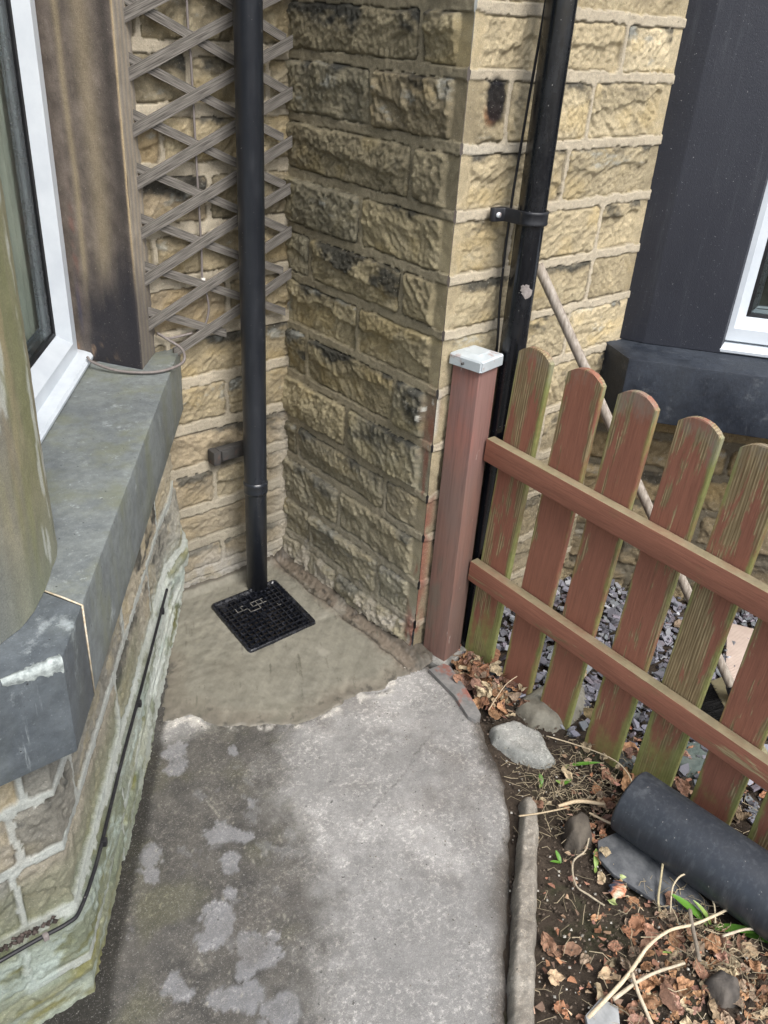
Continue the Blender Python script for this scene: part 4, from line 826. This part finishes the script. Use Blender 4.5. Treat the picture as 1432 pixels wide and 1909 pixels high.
vs = [[bm.verts.new((sx * r_, sy * r_, z_ - .955)) for sx, sy in ((-1, -1), (1, -1), (1, 1), (-1, 1))] for r_, z_ in lv]
for i in range(len(lv) - 1):
    for j in range(4): bm.faces.new((vs[i][j], vs[i][(j + 1) % 4], vs[i + 1][(j + 1) % 4], vs[i + 1][j]))
bm.faces.new(vs[-1]); bm.faces.new(vs[0][::-1]); bmesh.ops.bevel(bm, geom=[e for e in bm.edges if abs((e.verts[0].co - e.verts[1].co).z) > .01], offset=.004, segments=3, affect='EDGES')
bm_obj('cap', bm, ZINC, po, (.089, -.722, .957), rot=(0, 0, math.radians(9)), auto=30)
for z_ in (.952,):
    V, F = tube_geo([(.03, -.728, z_), (.0375, -.727, z_)][::-1], .003, 10); mesh_obj('screw', V - np.array(WL[po.name]), F, LEAD, po, WL[po.name])
bm = box_bm(.13, .12, .03, .008); fo = bm_obj('footing', bm, m_simple('stained_mortar', (.12, .12, .11), (.34, .33, .30), 40, .9, .003), po, (.085, -.722, -.006), rot=(0, 0, .16), auto=40)

# ------------------------------------------------------------------ broom leaning on the wall
bro = thing('broom', (.62, -1.40, .05), 'worn wooden-handled broom with black bristles leaning behind the picket fence', 'broom')
pA = np.array([.570, -1.435, .070]); pB = np.array([.292, -.712, 1.165])
tube('handle', [pA, pA * .5 + pB * .5 + np.array([0, 0, -.004]), pB], .0135, m_simple('worn_handle_wood', (.17, .14, .11), (.36, .32, .27), 3, .55, .0008, .35, (40, 40, 3), (.12, .09, .07)), bro, 14, 10)
HD = m_simple('broom_head_wood', (.17, .15, .09), (.34, .31, .20), 8, .8, .001, .2, (1, 1, 4), (.13, .15, .06))
hd = np.array([.53, -1.47, .045]); ha = math.atan2(-.78, -.62)
bm = box_bm(.30, .045, .028, .004); bm_obj('head', bm, HD, bro, tuple(hd), rot=(.5, 0, ha), auto=40)
V, F = tube_geo([hd + [.03, .02, 0], hd * .25 + pA * .75, pA + (pB - pA) * .03], [.019, .018, .0165], 14); mesh_obj('socket', V - np.array(WL[bro.name]), F, BLACKP, bro, WL[bro.name])
bs = MB(); rg = np.random.default_rng(6); ux = np.array([math.cos(ha), math.sin(ha), 0]); pe = np.array([math.sin(ha), -math.cos(ha), 0])
for i in range(900):
    a = hd + ux * rg.uniform(-.145, .145) + pe * rg.uniform(.005, .02) + [0, 0, rg.uniform(-.012, .006)]; b = a + pe * rg.uniform(.05, .085) * np.sign(pe @ np.array([-1, .4, 0])) + [0, 0, -.045] + rg.normal(0, .006, 3); b[2] = max(b[2], -.012)
    V, F = tube_geo(np.array([a, (a + b) / 2 + [0, 0, .006], b]), .0009, 3, False); bs.add(V - np.array(WL[bro.name]), F)
o = bs.obj('bristles', DIRT, bro, WL[bro.name]); o['kind'] = 'stuff'

# ------------------------------------------------------------------ big offcut of black pipe
a_ = np.array([.003, -1.468, .072]); b_ = np.array([.060, -2.35, .072]); bp = thing('black_pipe_offcut', (.0, -1.6, 0), 'thick dusty black plastic pipe lying on the soil by the fence', 'pipe')
ax = (b_ - a_) / np.linalg.norm(b_ - a_); e1 = np.cross(ax, [0, 0, 1.]); e1 /= np.linalg.norm(e1); e2 = np.cross(e1, ax); k = 56; Rp = .082; V = []
pf = [(.02, .070), (.001, .073), (0, .075), (.0, Rp - .004), (.003, Rp - .0005), (.006, Rp), (.30, Rp), (.60, Rp), (.883, Rp)]
for t_, r_ in pf:
    for q in range(k): th = q * 2 * math.pi / k; V.append(a_ + ax * t_ + (e1 * math.cos(th) + e2 * math.sin(th)) * r_)
F = [(i * k + j, i * k + (j + 1) % k, (i + 1) * k + (j + 1) % k, (i + 1) * k + j) for i in range(len(pf) - 1) for j in range(k)]
capv = [a_ + ax * .004 + (e1 * math.cos(q * 2 * math.pi / k) + e2 * math.sin(q * 2 * math.pi / k)) * .0735 for q in range(k)]
mesh_obj('pipe_wall', np.array(V) - np.array(WL[bp.name]), F, PIPE_BIG, bp, WL[bp.name])
mesh_obj('end_cap', np.vstack([capv, [a_ + ax * .001]]) - np.array(WL[bp.name]), [((i + 1) % k, i, k) for i in range(k)], PIPE_BIG, bp, WL[bp.name])

# ------------------------------------------------------------------ kerb edging, stones, slabs
def blob(name, poly, z0, z1, col1, col2, label, cat, seed, mat=None, dome=.4, res=.004, group=None, rough=1.):
    p = np.array(poly); x = np.arange(p[:, 0].min() - .01, p[:, 0].max() + .012, res); y = np.arange(p[:, 1].min() - .01, p[:, 1].max() + .012, res); X, Y = np.meshgrid(x, y, indexing='ij')
    sd = poly_sd(X, Y, poly) + .004 * fbm(X * 25, Y * 25, seed, 3); w = max(sd.max(), 1e-3); e = np.clip(sd / (w * dome), 0, 1); e = np.sqrt(e * (2 - e))
    Z = z0 + (z1 - z0) * e + rough * (.003 * fbm(X * 22, Y * 22, seed + 1, 4) + .0012 * fbm(X * 90, Y * 90, seed + 2, 3)) * e
    C = mixc(np.zeros(X.shape + (3,)) + np.array(col1), col2, ss(-.4, .6, fbm(X * 16, Y * 16, seed + 3, 5, .6))); keep = sd > -res * 1.5
    kc = keep[:-1, :-1] & keep[1:, :-1] & keep[1:, 1:] & keep[:-1, 1:]; idx = np.arange(X.size).reshape(X.shape)
    F = np.stack([idx[:-1, :-1][kc], idx[1:, :-1][kc], idx[1:, 1:][kc], idx[:-1, 1:][kc]], -1); u, inv = np.unique(F.ravel(), return_inverse=True)
    c0 = np.array([p[:, 0].mean(), p[:, 1].mean(), z0]); V = np.stack([X, Y, Z], -1).reshape(-1, 3)[u] - c0
    return tag(mesh_obj(name, V, inv.reshape(-1, 4).astype(np.int32), mat or STONEATTR, None, c0, C.reshape(-1, 3)[u]), label, cat, group)
ke = [(-.165, -1.268), (-.135, -1.285), (-.140, -1.318), (-.276, -1.430), (-.431, -1.560), (-.574, -1.680), (-.74, -1.83), (-1.2, -2.28), (-1.25, -2.24), (-.78, -1.79), (-.619, -1.640), (-.478, -1.523), (-.367, -1.430), (-.242, -1.335), (-.182, -1.290)]
blob('path_edging', ke, -.04, .028, (.19, .172, .145), (.27, .25, .215), 'rounded concrete edging strip between the path and the soil', 'edging', 201, mat=CONC, dome=.5, rough=1.6)
KERBM = m_simple('worn_red_paint_on_stone', (.13, .13, .125), (.22, .21, .20), 30, .85, .003, .25, (1, 1, 1), (.25, .095, .07), (.50, .60), 9)
bm = prism_bm([(-.012 - 0, -.770), (.046, -.778), (.052, -.800), (.020, -.90), (-.022, -1.0), (-.052, -1.008), (-.060, -.985), (-.030, -.90)], -.03, .014, .005); bmesh.ops.translate(bm, verts=bm.verts[:], vec=(0, .88, 0)); tag(bm_obj('painted_kerb', bm, KERBM, None, (0, -.88, 0), auto=40), 'small kerb with worn red paint beside the gate post and leaf pile', 'kerb')
blob('flat_stone', [(-.029, -1.041), (.045, -1.060), (.072, -1.142), (.028, -1.234), (-.015, -1.237), (-.058, -1.158), (-.061, -1.082)], -.03, .014, (.22, .225, .21), (.31, .31, .29), 'flat pale grey stone at the path edge near the third picket', 'stone', 211, mat=CONC, dome=.35)
blob('boulder', [(.085, -1.03), (.13, -1.01), (.22, -1.01), (.315, -1.06), (.328, -1.10), (.28, -1.155), (.19, -1.17), (.12, -1.15), (.083, -1.10)], -.03, .018, (.155, .145, .115), (.22, .21, .17), 'large brown-grey stone lying under the third picket', 'stone', 221, dome=.45)
blob('rock', [(-.131, -1.385), (-.078, -1.388), (-.066, -1.42), (-.104, -1.458), (-.162, -1.46), (-.165, -1.42)], -.03, .038, (.055, .046, .038), (.11, .095, .075), 'dark soil-stained rock on the soil beside the big black pipe end', 'rock', 231, dome=.6)
blob('rock', [(-.22, -1.825), (-.17, -1.83), (-.155, -1.87), (-.19, -1.90), (-.23, -1.88)], -.02, .03, (.05, .045, .04), (.12, .105, .09), 'dark rock among dead leaves at the bottom right of the bed', 'rock', 236, dome=.6)
SLAB = m_simple('slate_slab_surface', (.055, .06, .066), (.13, .135, .14), 26, .6, .004, .35, (1, 1, 1), (.24, .24, .23), (.66, .8), 30)
def flat(name, poly, z0, z1, lab, mat, tilt=(0, 0)):
    c = np.mean(poly, axis=0); bm = prism_bm([(p[0] - c[0], p[1] - c[1]) for p in poly], -.5 * (z1 - z0), .5 * (z1 - z0), .002); return tag(bm_obj(name, bm, mat, None, (c[0], c[1], (z0 + z1) / 2), rot=(tilt[0], tilt[1], 0), auto=35), lab, 'slab')
flat('slate_slab', [(-.105, -1.470), (-.02, -1.49), (-.015, -1.62), (-.040, -1.735), (-.070, -1.742), (-.128, -1.672), (-.150, -1.55), (-.142, -1.502)], -.006, .006, 'dark grey slate slab half under the black pipe', SLAB, (.02, -.03))
flat('slate_slab', [(-.47, -1.715), (-.415, -1.712), (-.40, -1.745), (-.45, -1.79), (-.53, -1.79)], -.002, .009, 'pale grey slate fragment at the bottom edge of the soil bed', m_simple('pale_slate', (.22, .23, .23), (.34, .35, .35), 20, .6), (.08, .06))
blob('flat_stone', [(.30, -1.39), (.40, -1.42), (.43, -1.50), (.34, -1.53), (.27, -1.47)], -.03, .004, (.085, .11, .10), (.13, .155, .14), 'dark green flat stone behind the fifth and sixth pickets', 'stone', 251, dome=.3)
blob('flat_stone', [(.17, -1.30), (.235, -1.31), (.245, -1.37), (.19, -1.385)], -.03, .0, (.15, .16, .155), (.21, .22, .21), 'small grey flat stone at the foot of the fourth picket', 'stone', 256, dome=.3)
def slab_c(): 
    M = Mt('ribbed_paving', .9, .2); c = M.mix(M.noise(30, detail=6), (.40, .31, .26), (.60, .50, .43)); M.color(c)
    w = M.n('ShaderNodeTexWave'); w.inputs['Scale'].default_value = 42; w.inputs['Distortion'].default_value = 1.5; M.l(M.tc, w.inputs['Vector']); M.bump(w.outputs['Fac'], .0025, .8); return M.m
sb = bm_obj('paving_slab', prism_bm([(-.17, -.07), (.17, -.07), (.17, .10), (-.17, .10)], -.02, .02, .006), slab_c(), None, (.87, -1.36, -.01), rot=(0, 0, math.radians(29)), auto=40)
tag(sb, 'pinkish ribbed paving slab lying on the slate behind the fence', 'paving slab')

# ------------------------------------------------------------------ slate chips
rg = np.random.default_rng(77); sc2 = MB(); cnt = 0
basec = np.array([[.13, .13, .155], [.17, .17, .195], [.09, .09, .105], [.22, .225, .24], [.145, .13, .15], [.11, .12, .128]])
while cnt < 4200:
    x = rg.uniform(.13, 1.5); y = rg.uniform(-2.1, -.68)
    if (x - R0[0]) * -RN[0] + (y - R0[1]) * -RN[1] > -.01: continue
    if x < .24 and (y < -1.0 - rg.random() * .25 or rg.random() < .3): continue
    if y < -1.36 and x < .24 + .15 * rg.random(): continue
    n2 = int(rg.integers(4, 7)); r_ = rg.uniform(.007, .023) * (1.35 if rg.random() < .15 else 1); th = np.sort((np.arange(n2) + rg.uniform(-.35, .35, n2)) * 2 * math.pi / n2) ; rad = r_ * rg.uniform(.6, 1.15, n2); el = rg.uniform(.45, 1)
    t_ = rg.uniform(.0015, .004); P2 = np.stack([np.cos(th) * rad, np.sin(th) * rad * el, np.zeros(n2)], 1)
    V = np.vstack([P2 + [0, 0, t_], P2 - [0, 0, t_]]); rot = Matrix.Rotation(rg.uniform(0, 6.28), 3, 'Z') @ Matrix.Rotation(rg.normal(0, .38), 3, 'X') @ Matrix.Rotation(rg.normal(0, .38), 3, 'Y')
    V = V @ np.array(rot).T + [x, y, -.016 + rg.uniform(0, .020)]
    F = [tuple(range(n2)), tuple(range(2 * n2 - 1, n2 - 1, -1))] + [(i, i + n2, (i + 1) % n2 + n2, (i + 1) % n2) for i in range(n2)]
    sc2.add(V, F, basec[rg.integers(6)] * rg.uniform(.7, 1.5)); cnt += 1
tag(sc2.obj('slate_gravel', SLATE, None, smooth=False), None, None, kind='stuff')

# ------------------------------------------------------------------ leaves
LC = np.array([[.40, .20, .11], [.34, .155, .09], [.46, .24, .13], [.30, .15, .10], [.42, .28, .18], [.22, .115, .075], [.48, .35, .23], [.34, .23, .165], [.27, .18, .13], [.38, .20, .15]])
def leaf_geo(L, rg, curl=None):
    nx, ny = 9, 5; W = L * rg.uniform(.28, .40); u = np.linspace(0, 1, nx); V = []; C = []
    cu = (rg.uniform(-1.7, 1.7) if rg.random() < .75 else rg.uniform(-3.4, 3.4)) if curl is None else curl; fold = rg.uniform(-.4, .8); tw = rg.uniform(-.9, .9); cup = rg.uniform(.6, 1.6)
    base = LC[rg.integers(len(LC))] * np.array([.92, 1.02, 1.0]) * rg.uniform(.45, 1.2)
    for i, a in enumerate(u):
        w = W * (math.sin(math.pi * min(1, a * .96 + .02)) ** .75) * (1 - .25 * a)
        for j in range(ny):
            b = (j - 2) / 2; jag = 1 + (.10 if i % 2 else -.06) * abs(b) ** 3
            y = b * w * jag; z = abs(b) ** 1.3 * w * fold * .7 + .004 * math.sin(a * 9 + b * 3) + cup * 0
            ang = cu * (a - .5); x = (math.sin(ang) / cu * L) if abs(cu) > .05 else (a - .5) * L; zz = (1 - math.cos(ang)) / cu * L if abs(cu) > .05 else 0
            t2 = tw * (a - .5); yy = y * math.cos(t2) - z * math.sin(t2); z2 = y * math.sin(t2) + z * math.cos(t2)
            V.append((x - math.sin(ang) * z2 * .6, yy, zz + z2)); v = (.72 if j == 2 else (1.12 if (i + j) % 2 else .92)) * rg.uniform(.8, 1.15); C.append(base * v)
    F = [(i * ny + j, (i + 1) * ny + j, (i + 1) * ny + j + 1, i * ny + j + 1) for i in range(nx - 1) for j in range(ny - 1)]
    return np.array(V), F, np.array(C)
def put_leaf(m, x, y, z, L, rg, tilt=.5, curl=None, off=(0, 0, 0)):
    V, F, C = leaf_geo(L, rg, curl); rot = Matrix.Rotation(rg.uniform(0, 6.28), 3, 'Z') @ Matrix.Rotation(rg.normal(0, tilt), 3, 'X') @ Matrix.Rotation(rg.normal(0, tilt) + (math.pi if rg.random() < .4 else 0), 3, 'Y')
    V = V @ np.array(rot).T; V[:, 2] += z - V[:, 2].min() * .7; m.add(V + [x, y, 0] - np.array(off), F, C)
rg = np.random.default_rng(5); lm = MB()
def in_pipe(x, y): 
    q = np.array([x, y]) - a_[:2]; t = q @ ax[:2]; d = abs(q[0] * ax[1] - q[1] * ax[0]); return t > -.015 and d < .072
blobs = [(.086, -.845, .030, 26, .03), (.085, -.92, .04, 40, .03), (.045, -.995, .025, 18, .02), (.12, -.81, .03, 14, .02), (.09, -.97, .03, 18, .02),
         (.10, -1.34, .055, 16, 0), (.0, -1.38, .06, 26, 0), (-.055, -1.46, .04, 14, 0), (.03, -1.42, .03, 16, .01), (.26, -1.56, .08, 34, 0), (.30, -1.68, .10, 40, 0), (.24, -1.42, .05, 8, 0), (.55, -1.75, .2, 30, 0),
         (-.15, -1.76, .06, 34, 0), (-.09, -1.83, .07, 60, 0), (-.22, -1.83, .07, 56, 0), (-.33, -1.77, .06, 40, 0), (-.44, -1.70, .045, 20, 0), (-.30, -1.88, .08, 40, 0), (-.15, -1.92, .08, 50, 0), (-.05, -1.95, .1, 40, 0), (-.36, -1.62, .04, 6, 0), (-.24, -1.73, .04, 10, 0), (-.17, -1.46, .05, 4, 0), (-.5, -1.78, .06, 14, 0), (-.6, -1.95, .15, 30, 0), (-.12, -1.68, .03, 6, 0)]
for (x, y, r_, n, zz) in blobs:
    for i in range(n if y > -1.1 else int(n * .52)):
        px, py = x + rg.normal(0, r_ * 1.15), y + rg.normal(0, r_ * 1.15)
        if in_pipe(px, py): continue
        if poly_sd(np.array(px), np.array(py), PATH) > -.02 and y > -1.1: px += .05
        if poly_sd(np.array(px), np.array(py), PATH) > -.05 and y < -1.1: continue
        put_leaf(lm, px, py, -.018 + rg.random() * (.016 + zz), rg.uniform(.026, .058) if y < -1.1 else rg.uniform(.034, .058), rg, .33 if y < -1.1 else .6)
tag(lm.obj('leaf_litter', LEAF, smooth=False), None, None, kind='stuff')
lf = MB()
for i in range(900):   # crushed leaf scraps
    x, y, r_, n, zz = blobs[rg.integers(len(blobs))]; px, py = x + rg.normal(0, r_ * 1.5), y + rg.normal(0, r_ * 1.5)
    if in_pipe(px, py) or poly_sd(np.array(px), np.array(py), PATH) > -.03: continue
    n2 = 5; a = np.sort(rg.uniform(0, 6.28, n2)); r2 = rg.uniform(.003, .011); V = np.stack([np.cos(a) * r2, np.sin(a) * r2, rg.normal(0, .002, n2)], 1) + [px, py, -.012 + rg.random() * .012]; lf.add(V, [tuple(range(n2))], LC[rg.integers(len(LC))] * rg.uniform(.5, 1.3))
tag(lf.obj('leaf_scraps', LEAF, smooth=False), None, None, kind='stuff')
singles = [(-.124, -1.503, .045, 'orange-brown fallen leaf lying on the top end of the dark slate slab'), (.367, -1.054, .05, 'brown leaf beside the large stone behind the fence'),
           (.837, -1.10, .06, 'curled tan leaf on the slate by the broom handle'), (.235, -1.195, .07, 'pale yellow upright leaf leaning between the third and fourth pickets'), (.22, -1.335, .06, 'rust-coloured leaf on slate beside the fourth picket foot'),
           (-.374, -1.606, .045, 'lone curled brown leaf on bare dark soil beside the edging'), (-.271, -1.592, .03, 'small reddish leaf on the bare soil right of the edging'), (-.300, -1.800, .06, 'broad pinkish brown leaf under the dry stems at the bottom')]
for i, (x, y, L, lab) in enumerate(singles):
    q = np.random.default_rng(300 + i); m = MB(); put_leaf(m, x, y, -.004 if 'slate slab' not in lab else .010, L, q, .25 if i != 3 else 1.0, curl=1.2, off=(x, y, 0))
    if i == 3: m.C = [np.broadcast_to(np.array([.55, .42, .22]), m.C[0].shape)]
    tag(m.obj('fallen_leaf', LEAF, None, (x, y, 0)), lab, 'leaf', 'single fallen leaves')

# ------------------------------------------------------------------ soil crumbs, thin straw
cr = MB(); oct_F = [(0, 2, 4), (2, 1, 4), (1, 3, 4), (3, 0, 4), (2, 0, 5), (1, 2, 5), (3, 1, 5), (0, 3, 5)]; oct_V = np.array([[1, 0, 0], [-1, 0, 0], [0, 1, 0], [0, -1, 0], [0, 0, 1], [0, 0, -1]], float)
for i in range(6000):
    x = rg.uniform(-.72, .35); y = rg.uniform(-2.1, -1.0); sd = poly_sd(np.array(x), np.array(y), PATH)
    if in_pipe(x, y) or sd > -.006: continue
    r_ = rg.uniform(.0012, .0048); c = np.array([.07, .055, .042]) * rg.uniform(.5, 2.0) if rg.random() < .88 else np.array([.4, .38, .33]) * rg.uniform(.6, 1.1)
    cr.add(oct_V * rg.uniform(.6, 1.2, (6, 1)) * r_ + [x, y, -.016 + rg.random() * .008 + .01 * (y < -1.6)], oct_F, c)
for i in range(260):   # grit along the path edges
    x = rg.uniform(-.7, -.0); y = rg.uniform(-1.6, -.75); sd = float(poly_sd(np.array(x), np.array(y), PATH))
    if 0 < sd < .35: r_ = rg.uniform(.0008, .0022); cr.add(oct_V * r_ * rg.uniform(.6, 1.2, (6, 1)) + [x, y, .001], oct_F, np.array([.1, .085, .06]) * rg.uniform(.4, 1.5))
tag(cr.obj('soil_crumbs', CRUMB, smooth=False), None, None, kind='stuff')
st = MB()
for i in range(1200):
    dense = rg.random() < .6; x = rg.uniform(-.55, .3) if not dense else rg.normal(-.02, .10); y = rg.uniform(-2.05, -1.15) if not dense else (rg.normal(-1.33, .07) if rg.random() < .5 else rg.normal(-1.75, .08))
    if in_pipe(x, y) or poly_sd(np.array(x), np.array(y), PATH) > -.03: continue
    L = rg.uniform(.012, .05); a = rg.uniform(0, 6.28); z0 = -.010 + rg.random() * .010 + .012 * (y < -1.6); q = rg.normal(0, .006, 3); p = np.array([[x, y, z0], [x + L * .5 * math.cos(a) + q[0], y + L * .5 * math.sin(a) + q[1], z0 + abs(q[2])], [x + L * math.cos(a), y + L * math.sin(a), z0 + rg.random() * .006]])
    V, F = tube_geo(p, rg.uniform(.0003, .0012), 3, False); st.add(V, F, np.array([.36, .30, .20]) * rg.uniform(.35, 1.35))
tag(st.obj('dry_straw', STEMM), None, None, kind='stuff')
def stem(pts, r, c, lab, name='dry_stem', cat='plant stem', group=None, noise=.15, lift=.0):
    P = catmull([(a, b, z_ + lift) for a, b, z_ in pts], 8); rr = np.linspace(r[0], r[1], len(P)) if isinstance(r, tuple) else r; V, F = tube_geo(P, rr, 8, True, noise, int(abs(pts[0][0]) * 1e4)); rq = np.random.default_rng(int(abs(pts[0][1]) * 1e4))
    L = np.array(pts[0]); C = np.array(c) * (1 + .35 * (rq.random((len(V), 1)) - .5)); return tag(mesh_obj(name, V - L, F, STEMM, None, L, C), lab, cat, group)
BONE = (.50, .42, .29)
stem([(-.470, -1.722, .010), (-.347, -1.722, .022), (-.261, -1.713, .030), (-.192, -1.721, .032), (-.128, -1.748, .030), (-.05, -1.772, .034), (-.002, -1.782, .040)], (.0043, .0028), BONE, 'longest pale dry forked stem lying over the dead leaves')
stem([(-.401, -1.731, .014), (-.311, -1.748, .022), (-.223, -1.781, .022)], (.0042, .003), (.44, .38, .28), 'short thick pale stem just right of the longest stem')
stem([(-.333, -1.726, .028), (-.353, -1.757, .020), (-.375, -1.80, .012), (-.41, -1.86, .01)], (.0036, .004), (.48, .41, .30), 'pale stem pointing to the bottom edge below the longest stem')
stem([(-.10, -1.442, .012), (-.150, -1.468, .006), (-.198, -1.470, .002), (-.240, -1.512, .0), (-.237, -1.55, .0), (-.228, -1.585, -.004)], .0022, (.34, .29, .21), 'long wavy root curling over bare soil from the dark rock', 'root', 'root')
stem([(-.223, -1.316, .034), (-.18, -1.341, .036), (-.135, -1.357, .030), (-.085, -1.366, .014)], .0021, (.36, .29, .19), 'thin twig lying across the concrete edging strip', 'twig', 'twig')
stem([(-.027, -1.587, .10), (-.070, -1.622, .03), (-.126, -1.654, .012), (-.15, -1.674, .008)], .0026, (.42, .36, .22), 'straw-coloured stalk leaning against the black pipe over the slate slab', 'stalk', 'plant stem')
stem([(-.13, -1.69, .004), (-.10, -1.667, .045), (-.065, -1.670, .06), (-.045, -1.70, .05), (-.05, -1.742, .03), (-.084, -1.771, .018)], .0020, (.46, .39, .27), 'thin pale arched stem looping beside the black pipe', 'stalk', 'plant stem')
stem([(.065, -1.165, .008), (.110, -1.26, .014), (.122, -1.346, .03), (.115, -1.40, .025), (.10, -1.43, .0)], .0016, (.46, .38, .26), 'long thin straw in front of the fourth picket foot', 'straw', 'straw')
stem([(.0, -1.005, .018), (.085, -.984, .048), (.135, -.985, .06)], .0014, (.48, .38, .26), 'thin straw sticking out of the leaf pile by the gate post', 'straw', 'straw')
stem([(-.11, -1.80, .03), (-.05, -1.83, .035), (.0, -1.88, .03)], .003, (.46, .4, .3), 'pale stem among leaves at the far right of the bed')
stem([(-.20, -1.80, .03), (-.14, -1.745, .03), (-.11, -1.72, .03)], .0045, (.22, .19, .15), 'dark weathered stick among the leaves below the black pipe', 'stick', 'stick')
def bark(pts, w, lab):
    P = catmull(pts, 6); T = np.gradient(P, axis=0); T /= np.linalg.norm(T, axis=1)[:, None]; Sd = np.cross(T, [0, 0, 1]); Sd /= np.linalg.norm(Sd, axis=1)[:, None]; n = len(P); ww = w * (.6 + .4 * np.sin(np.linspace(.3, 2.8, n))); V = []
    for i in range(n): V += [P[i] - Sd[i] * ww[i], P[i] + [0, 0, .004], P[i] + Sd[i] * ww[i], P[i] - [0, 0, .002]]
    F = [(i * 4 + j, i * 4 + (j + 1) % 4, (i + 1) * 4 + (j + 1) % 4, (i + 1) * 4 + j) for i in range(n - 1) for j in range(4)]
    return tag(mesh_obj('wood_splinter', np.array(V) - P[0], F, STEMM, None, P[0], np.zeros((len(V), 3)) + np.array([.52, .41, .27])), lab, 'wood splinter')
bark([(-.100, -1.343, .008), (-.05, -1.368, .014), (-.004, -1.414, .012)], .007, 'pale cream wood splinter above the dark rock'); bark([(-.053, -1.405, .006), (-.043, -1.455, .012), (-.022, -1.50, .010)], .004, 'narrow tan wood splinter running to the black pipe end')

# ------------------------------------------------------------------ green shoots and wrapper
GREEN = m_attr('green_blade', .4, .4, 60, .0006, .25, 25)
def blade(m, p, L, az, el, w, c, off):
    n = 7; V = []
    for i in range(n):
        t = i / (n - 1); e = el - t * .9; q = np.array(p) + np.array([math.cos(az), math.sin(az), 0]) * L * t * math.cos(el * (1 - .35 * t)) + [0, 0, L * math.sin(el) * t * (1 - .35 * t)]
        sd = np.array([-math.sin(az), math.cos(az), 0]) * w * (math.sin(math.pi * min(.97, .12 + t * .86)) ** .7); V += [q - sd + [0, 0, .002], q, q + sd + [0, 0, .002]]
    m.add(np.array(V) - np.array(off), [(i * 3 + j, i * 3 + j + 1, (i + 1) * 3 + j + 1, (i + 1) * 3 + j) for i in range(n - 1) for j in range(2)], c)
G1 = (.08, .19, .025); G2 = (.20, .29, .075)
def shoot(x, y, bl, lab):
    m = MB(); 
    for (L, az, el, w, c) in bl: blade(m, (x, y, -.012), L, math.radians(az), math.radians(el), w, c, (x, y, -.012))
    tag(m.obj('bulb_shoot', GREEN, None, (x, y, -.012)), lab, 'plant', 'green bulb shoots')
shoot(.045, -1.262, [(.085, -40, 15, .006, G1), (.04, 190, 20, .005, G2)], 'green blades below the flat pale stone')
shoot(-.062, -1.262, [(.028, 60, 40, .006, G1), (.025, 200, 30, .005, G2)], 'short green shoot beside the top end of the edging strip')
shoot(-.02, -1.295, [(.028, -20, 30, .006, G1), (.02, 120, 30, .005, G2)], 'small green tuft in straw left of the wood splinter')
shoot(-.157, -1.508, [(.045, 40, 30, .006, G2), (.02, 210, 20, .004, G2)], 'yellow-green shoot on the soil left of the slate slab')
shoot(-.213, -1.448, [(.03, 70, 35, .005, G1), (.03, 150, 30, .004, G1)], 'thin green sprout between the edging strip and the dark rock')
shoot(.125, -1.437, [(.055, 25, 55, .012, G1)], 'broad green leaf standing by the fifth picket foot')
shoot(-.078, -1.765, [(.11, 110, 38, .011, G1), (.10, -62, 35, .011, G1), (.075, 100, 70, .006, G2)], 'largest green shoot with two broad blades against the black pipe')
shoot(-.035, -1.815, [(.06, -80, 30, .008, G1)], 'dark green blade tucked under the lower right side of the black pipe')
shoot(-.192, -1.748, [(.035, 150, 15, .003, G2)], 'tiny green sprout under the dry stems')
wr = thing('sweet_wrapper', (-.175, -1.580, 0), 'crumpled orange and white twist wrapper on the dark soil', 'wrapper'); m = MB(); wx = []
WRM = m_attr('wrapper_foil', .3, .5, 200, .002, .3, 150)
for i in range(17):
    t = i / 16; r_ = .0035 + .0150 * max(0, 1 - ((t - .5) / .27) ** 2) ** .45 + (.007 if i in (0, 16) else .003 if i in (1, 15) else 0)
    for j in range(14): a = j * math.pi / 7; q = 1 + .16 * math.sin(a * 3 + i * 1.7) + .10 * math.sin(a * 5 - i * 2.3); wx.append(((t - .5) * .082, math.cos(a) * r_ * q, math.sin(a) * r_ * q * .42))
F = [(i * 14 + j, i * 14 + (j + 1) % 14, (i + 1) * 14 + (j + 1) % 14, (i + 1) * 14 + j) for i in range(16) for j in range(14)]
V = np.array(wx); nn_ = fbm(V[:, 0] * 60, V[:, 1] * 60 + V[:, 2] * 30, 7, 4); cc = mixc(np.zeros((len(V), 3)) + np.array([.42, .42, .30]), [.42, .17, .09], ss(-.25, .05, nn_ + .3 * (1 - abs(V[:, 0]) / .02))); cc = mixc(cc, [.03, .04, .06], ss(.4, .5, nn_)); cc[abs(V[:, 0]) > .026] = [.34, .40, .16]
V = V @ np.array(Matrix.Rotation(math.radians(20), 3, 'Z')).T + [0, 0, .003]; m.add(V, F, cc); m.obj('foil', WRM, wr, WL[wr.name], smooth=False)
for q in list(bpy.data.objects):
    if q.type == 'MESH' and len(q.data.vertices) == 0: print('EMPTY', q.name)
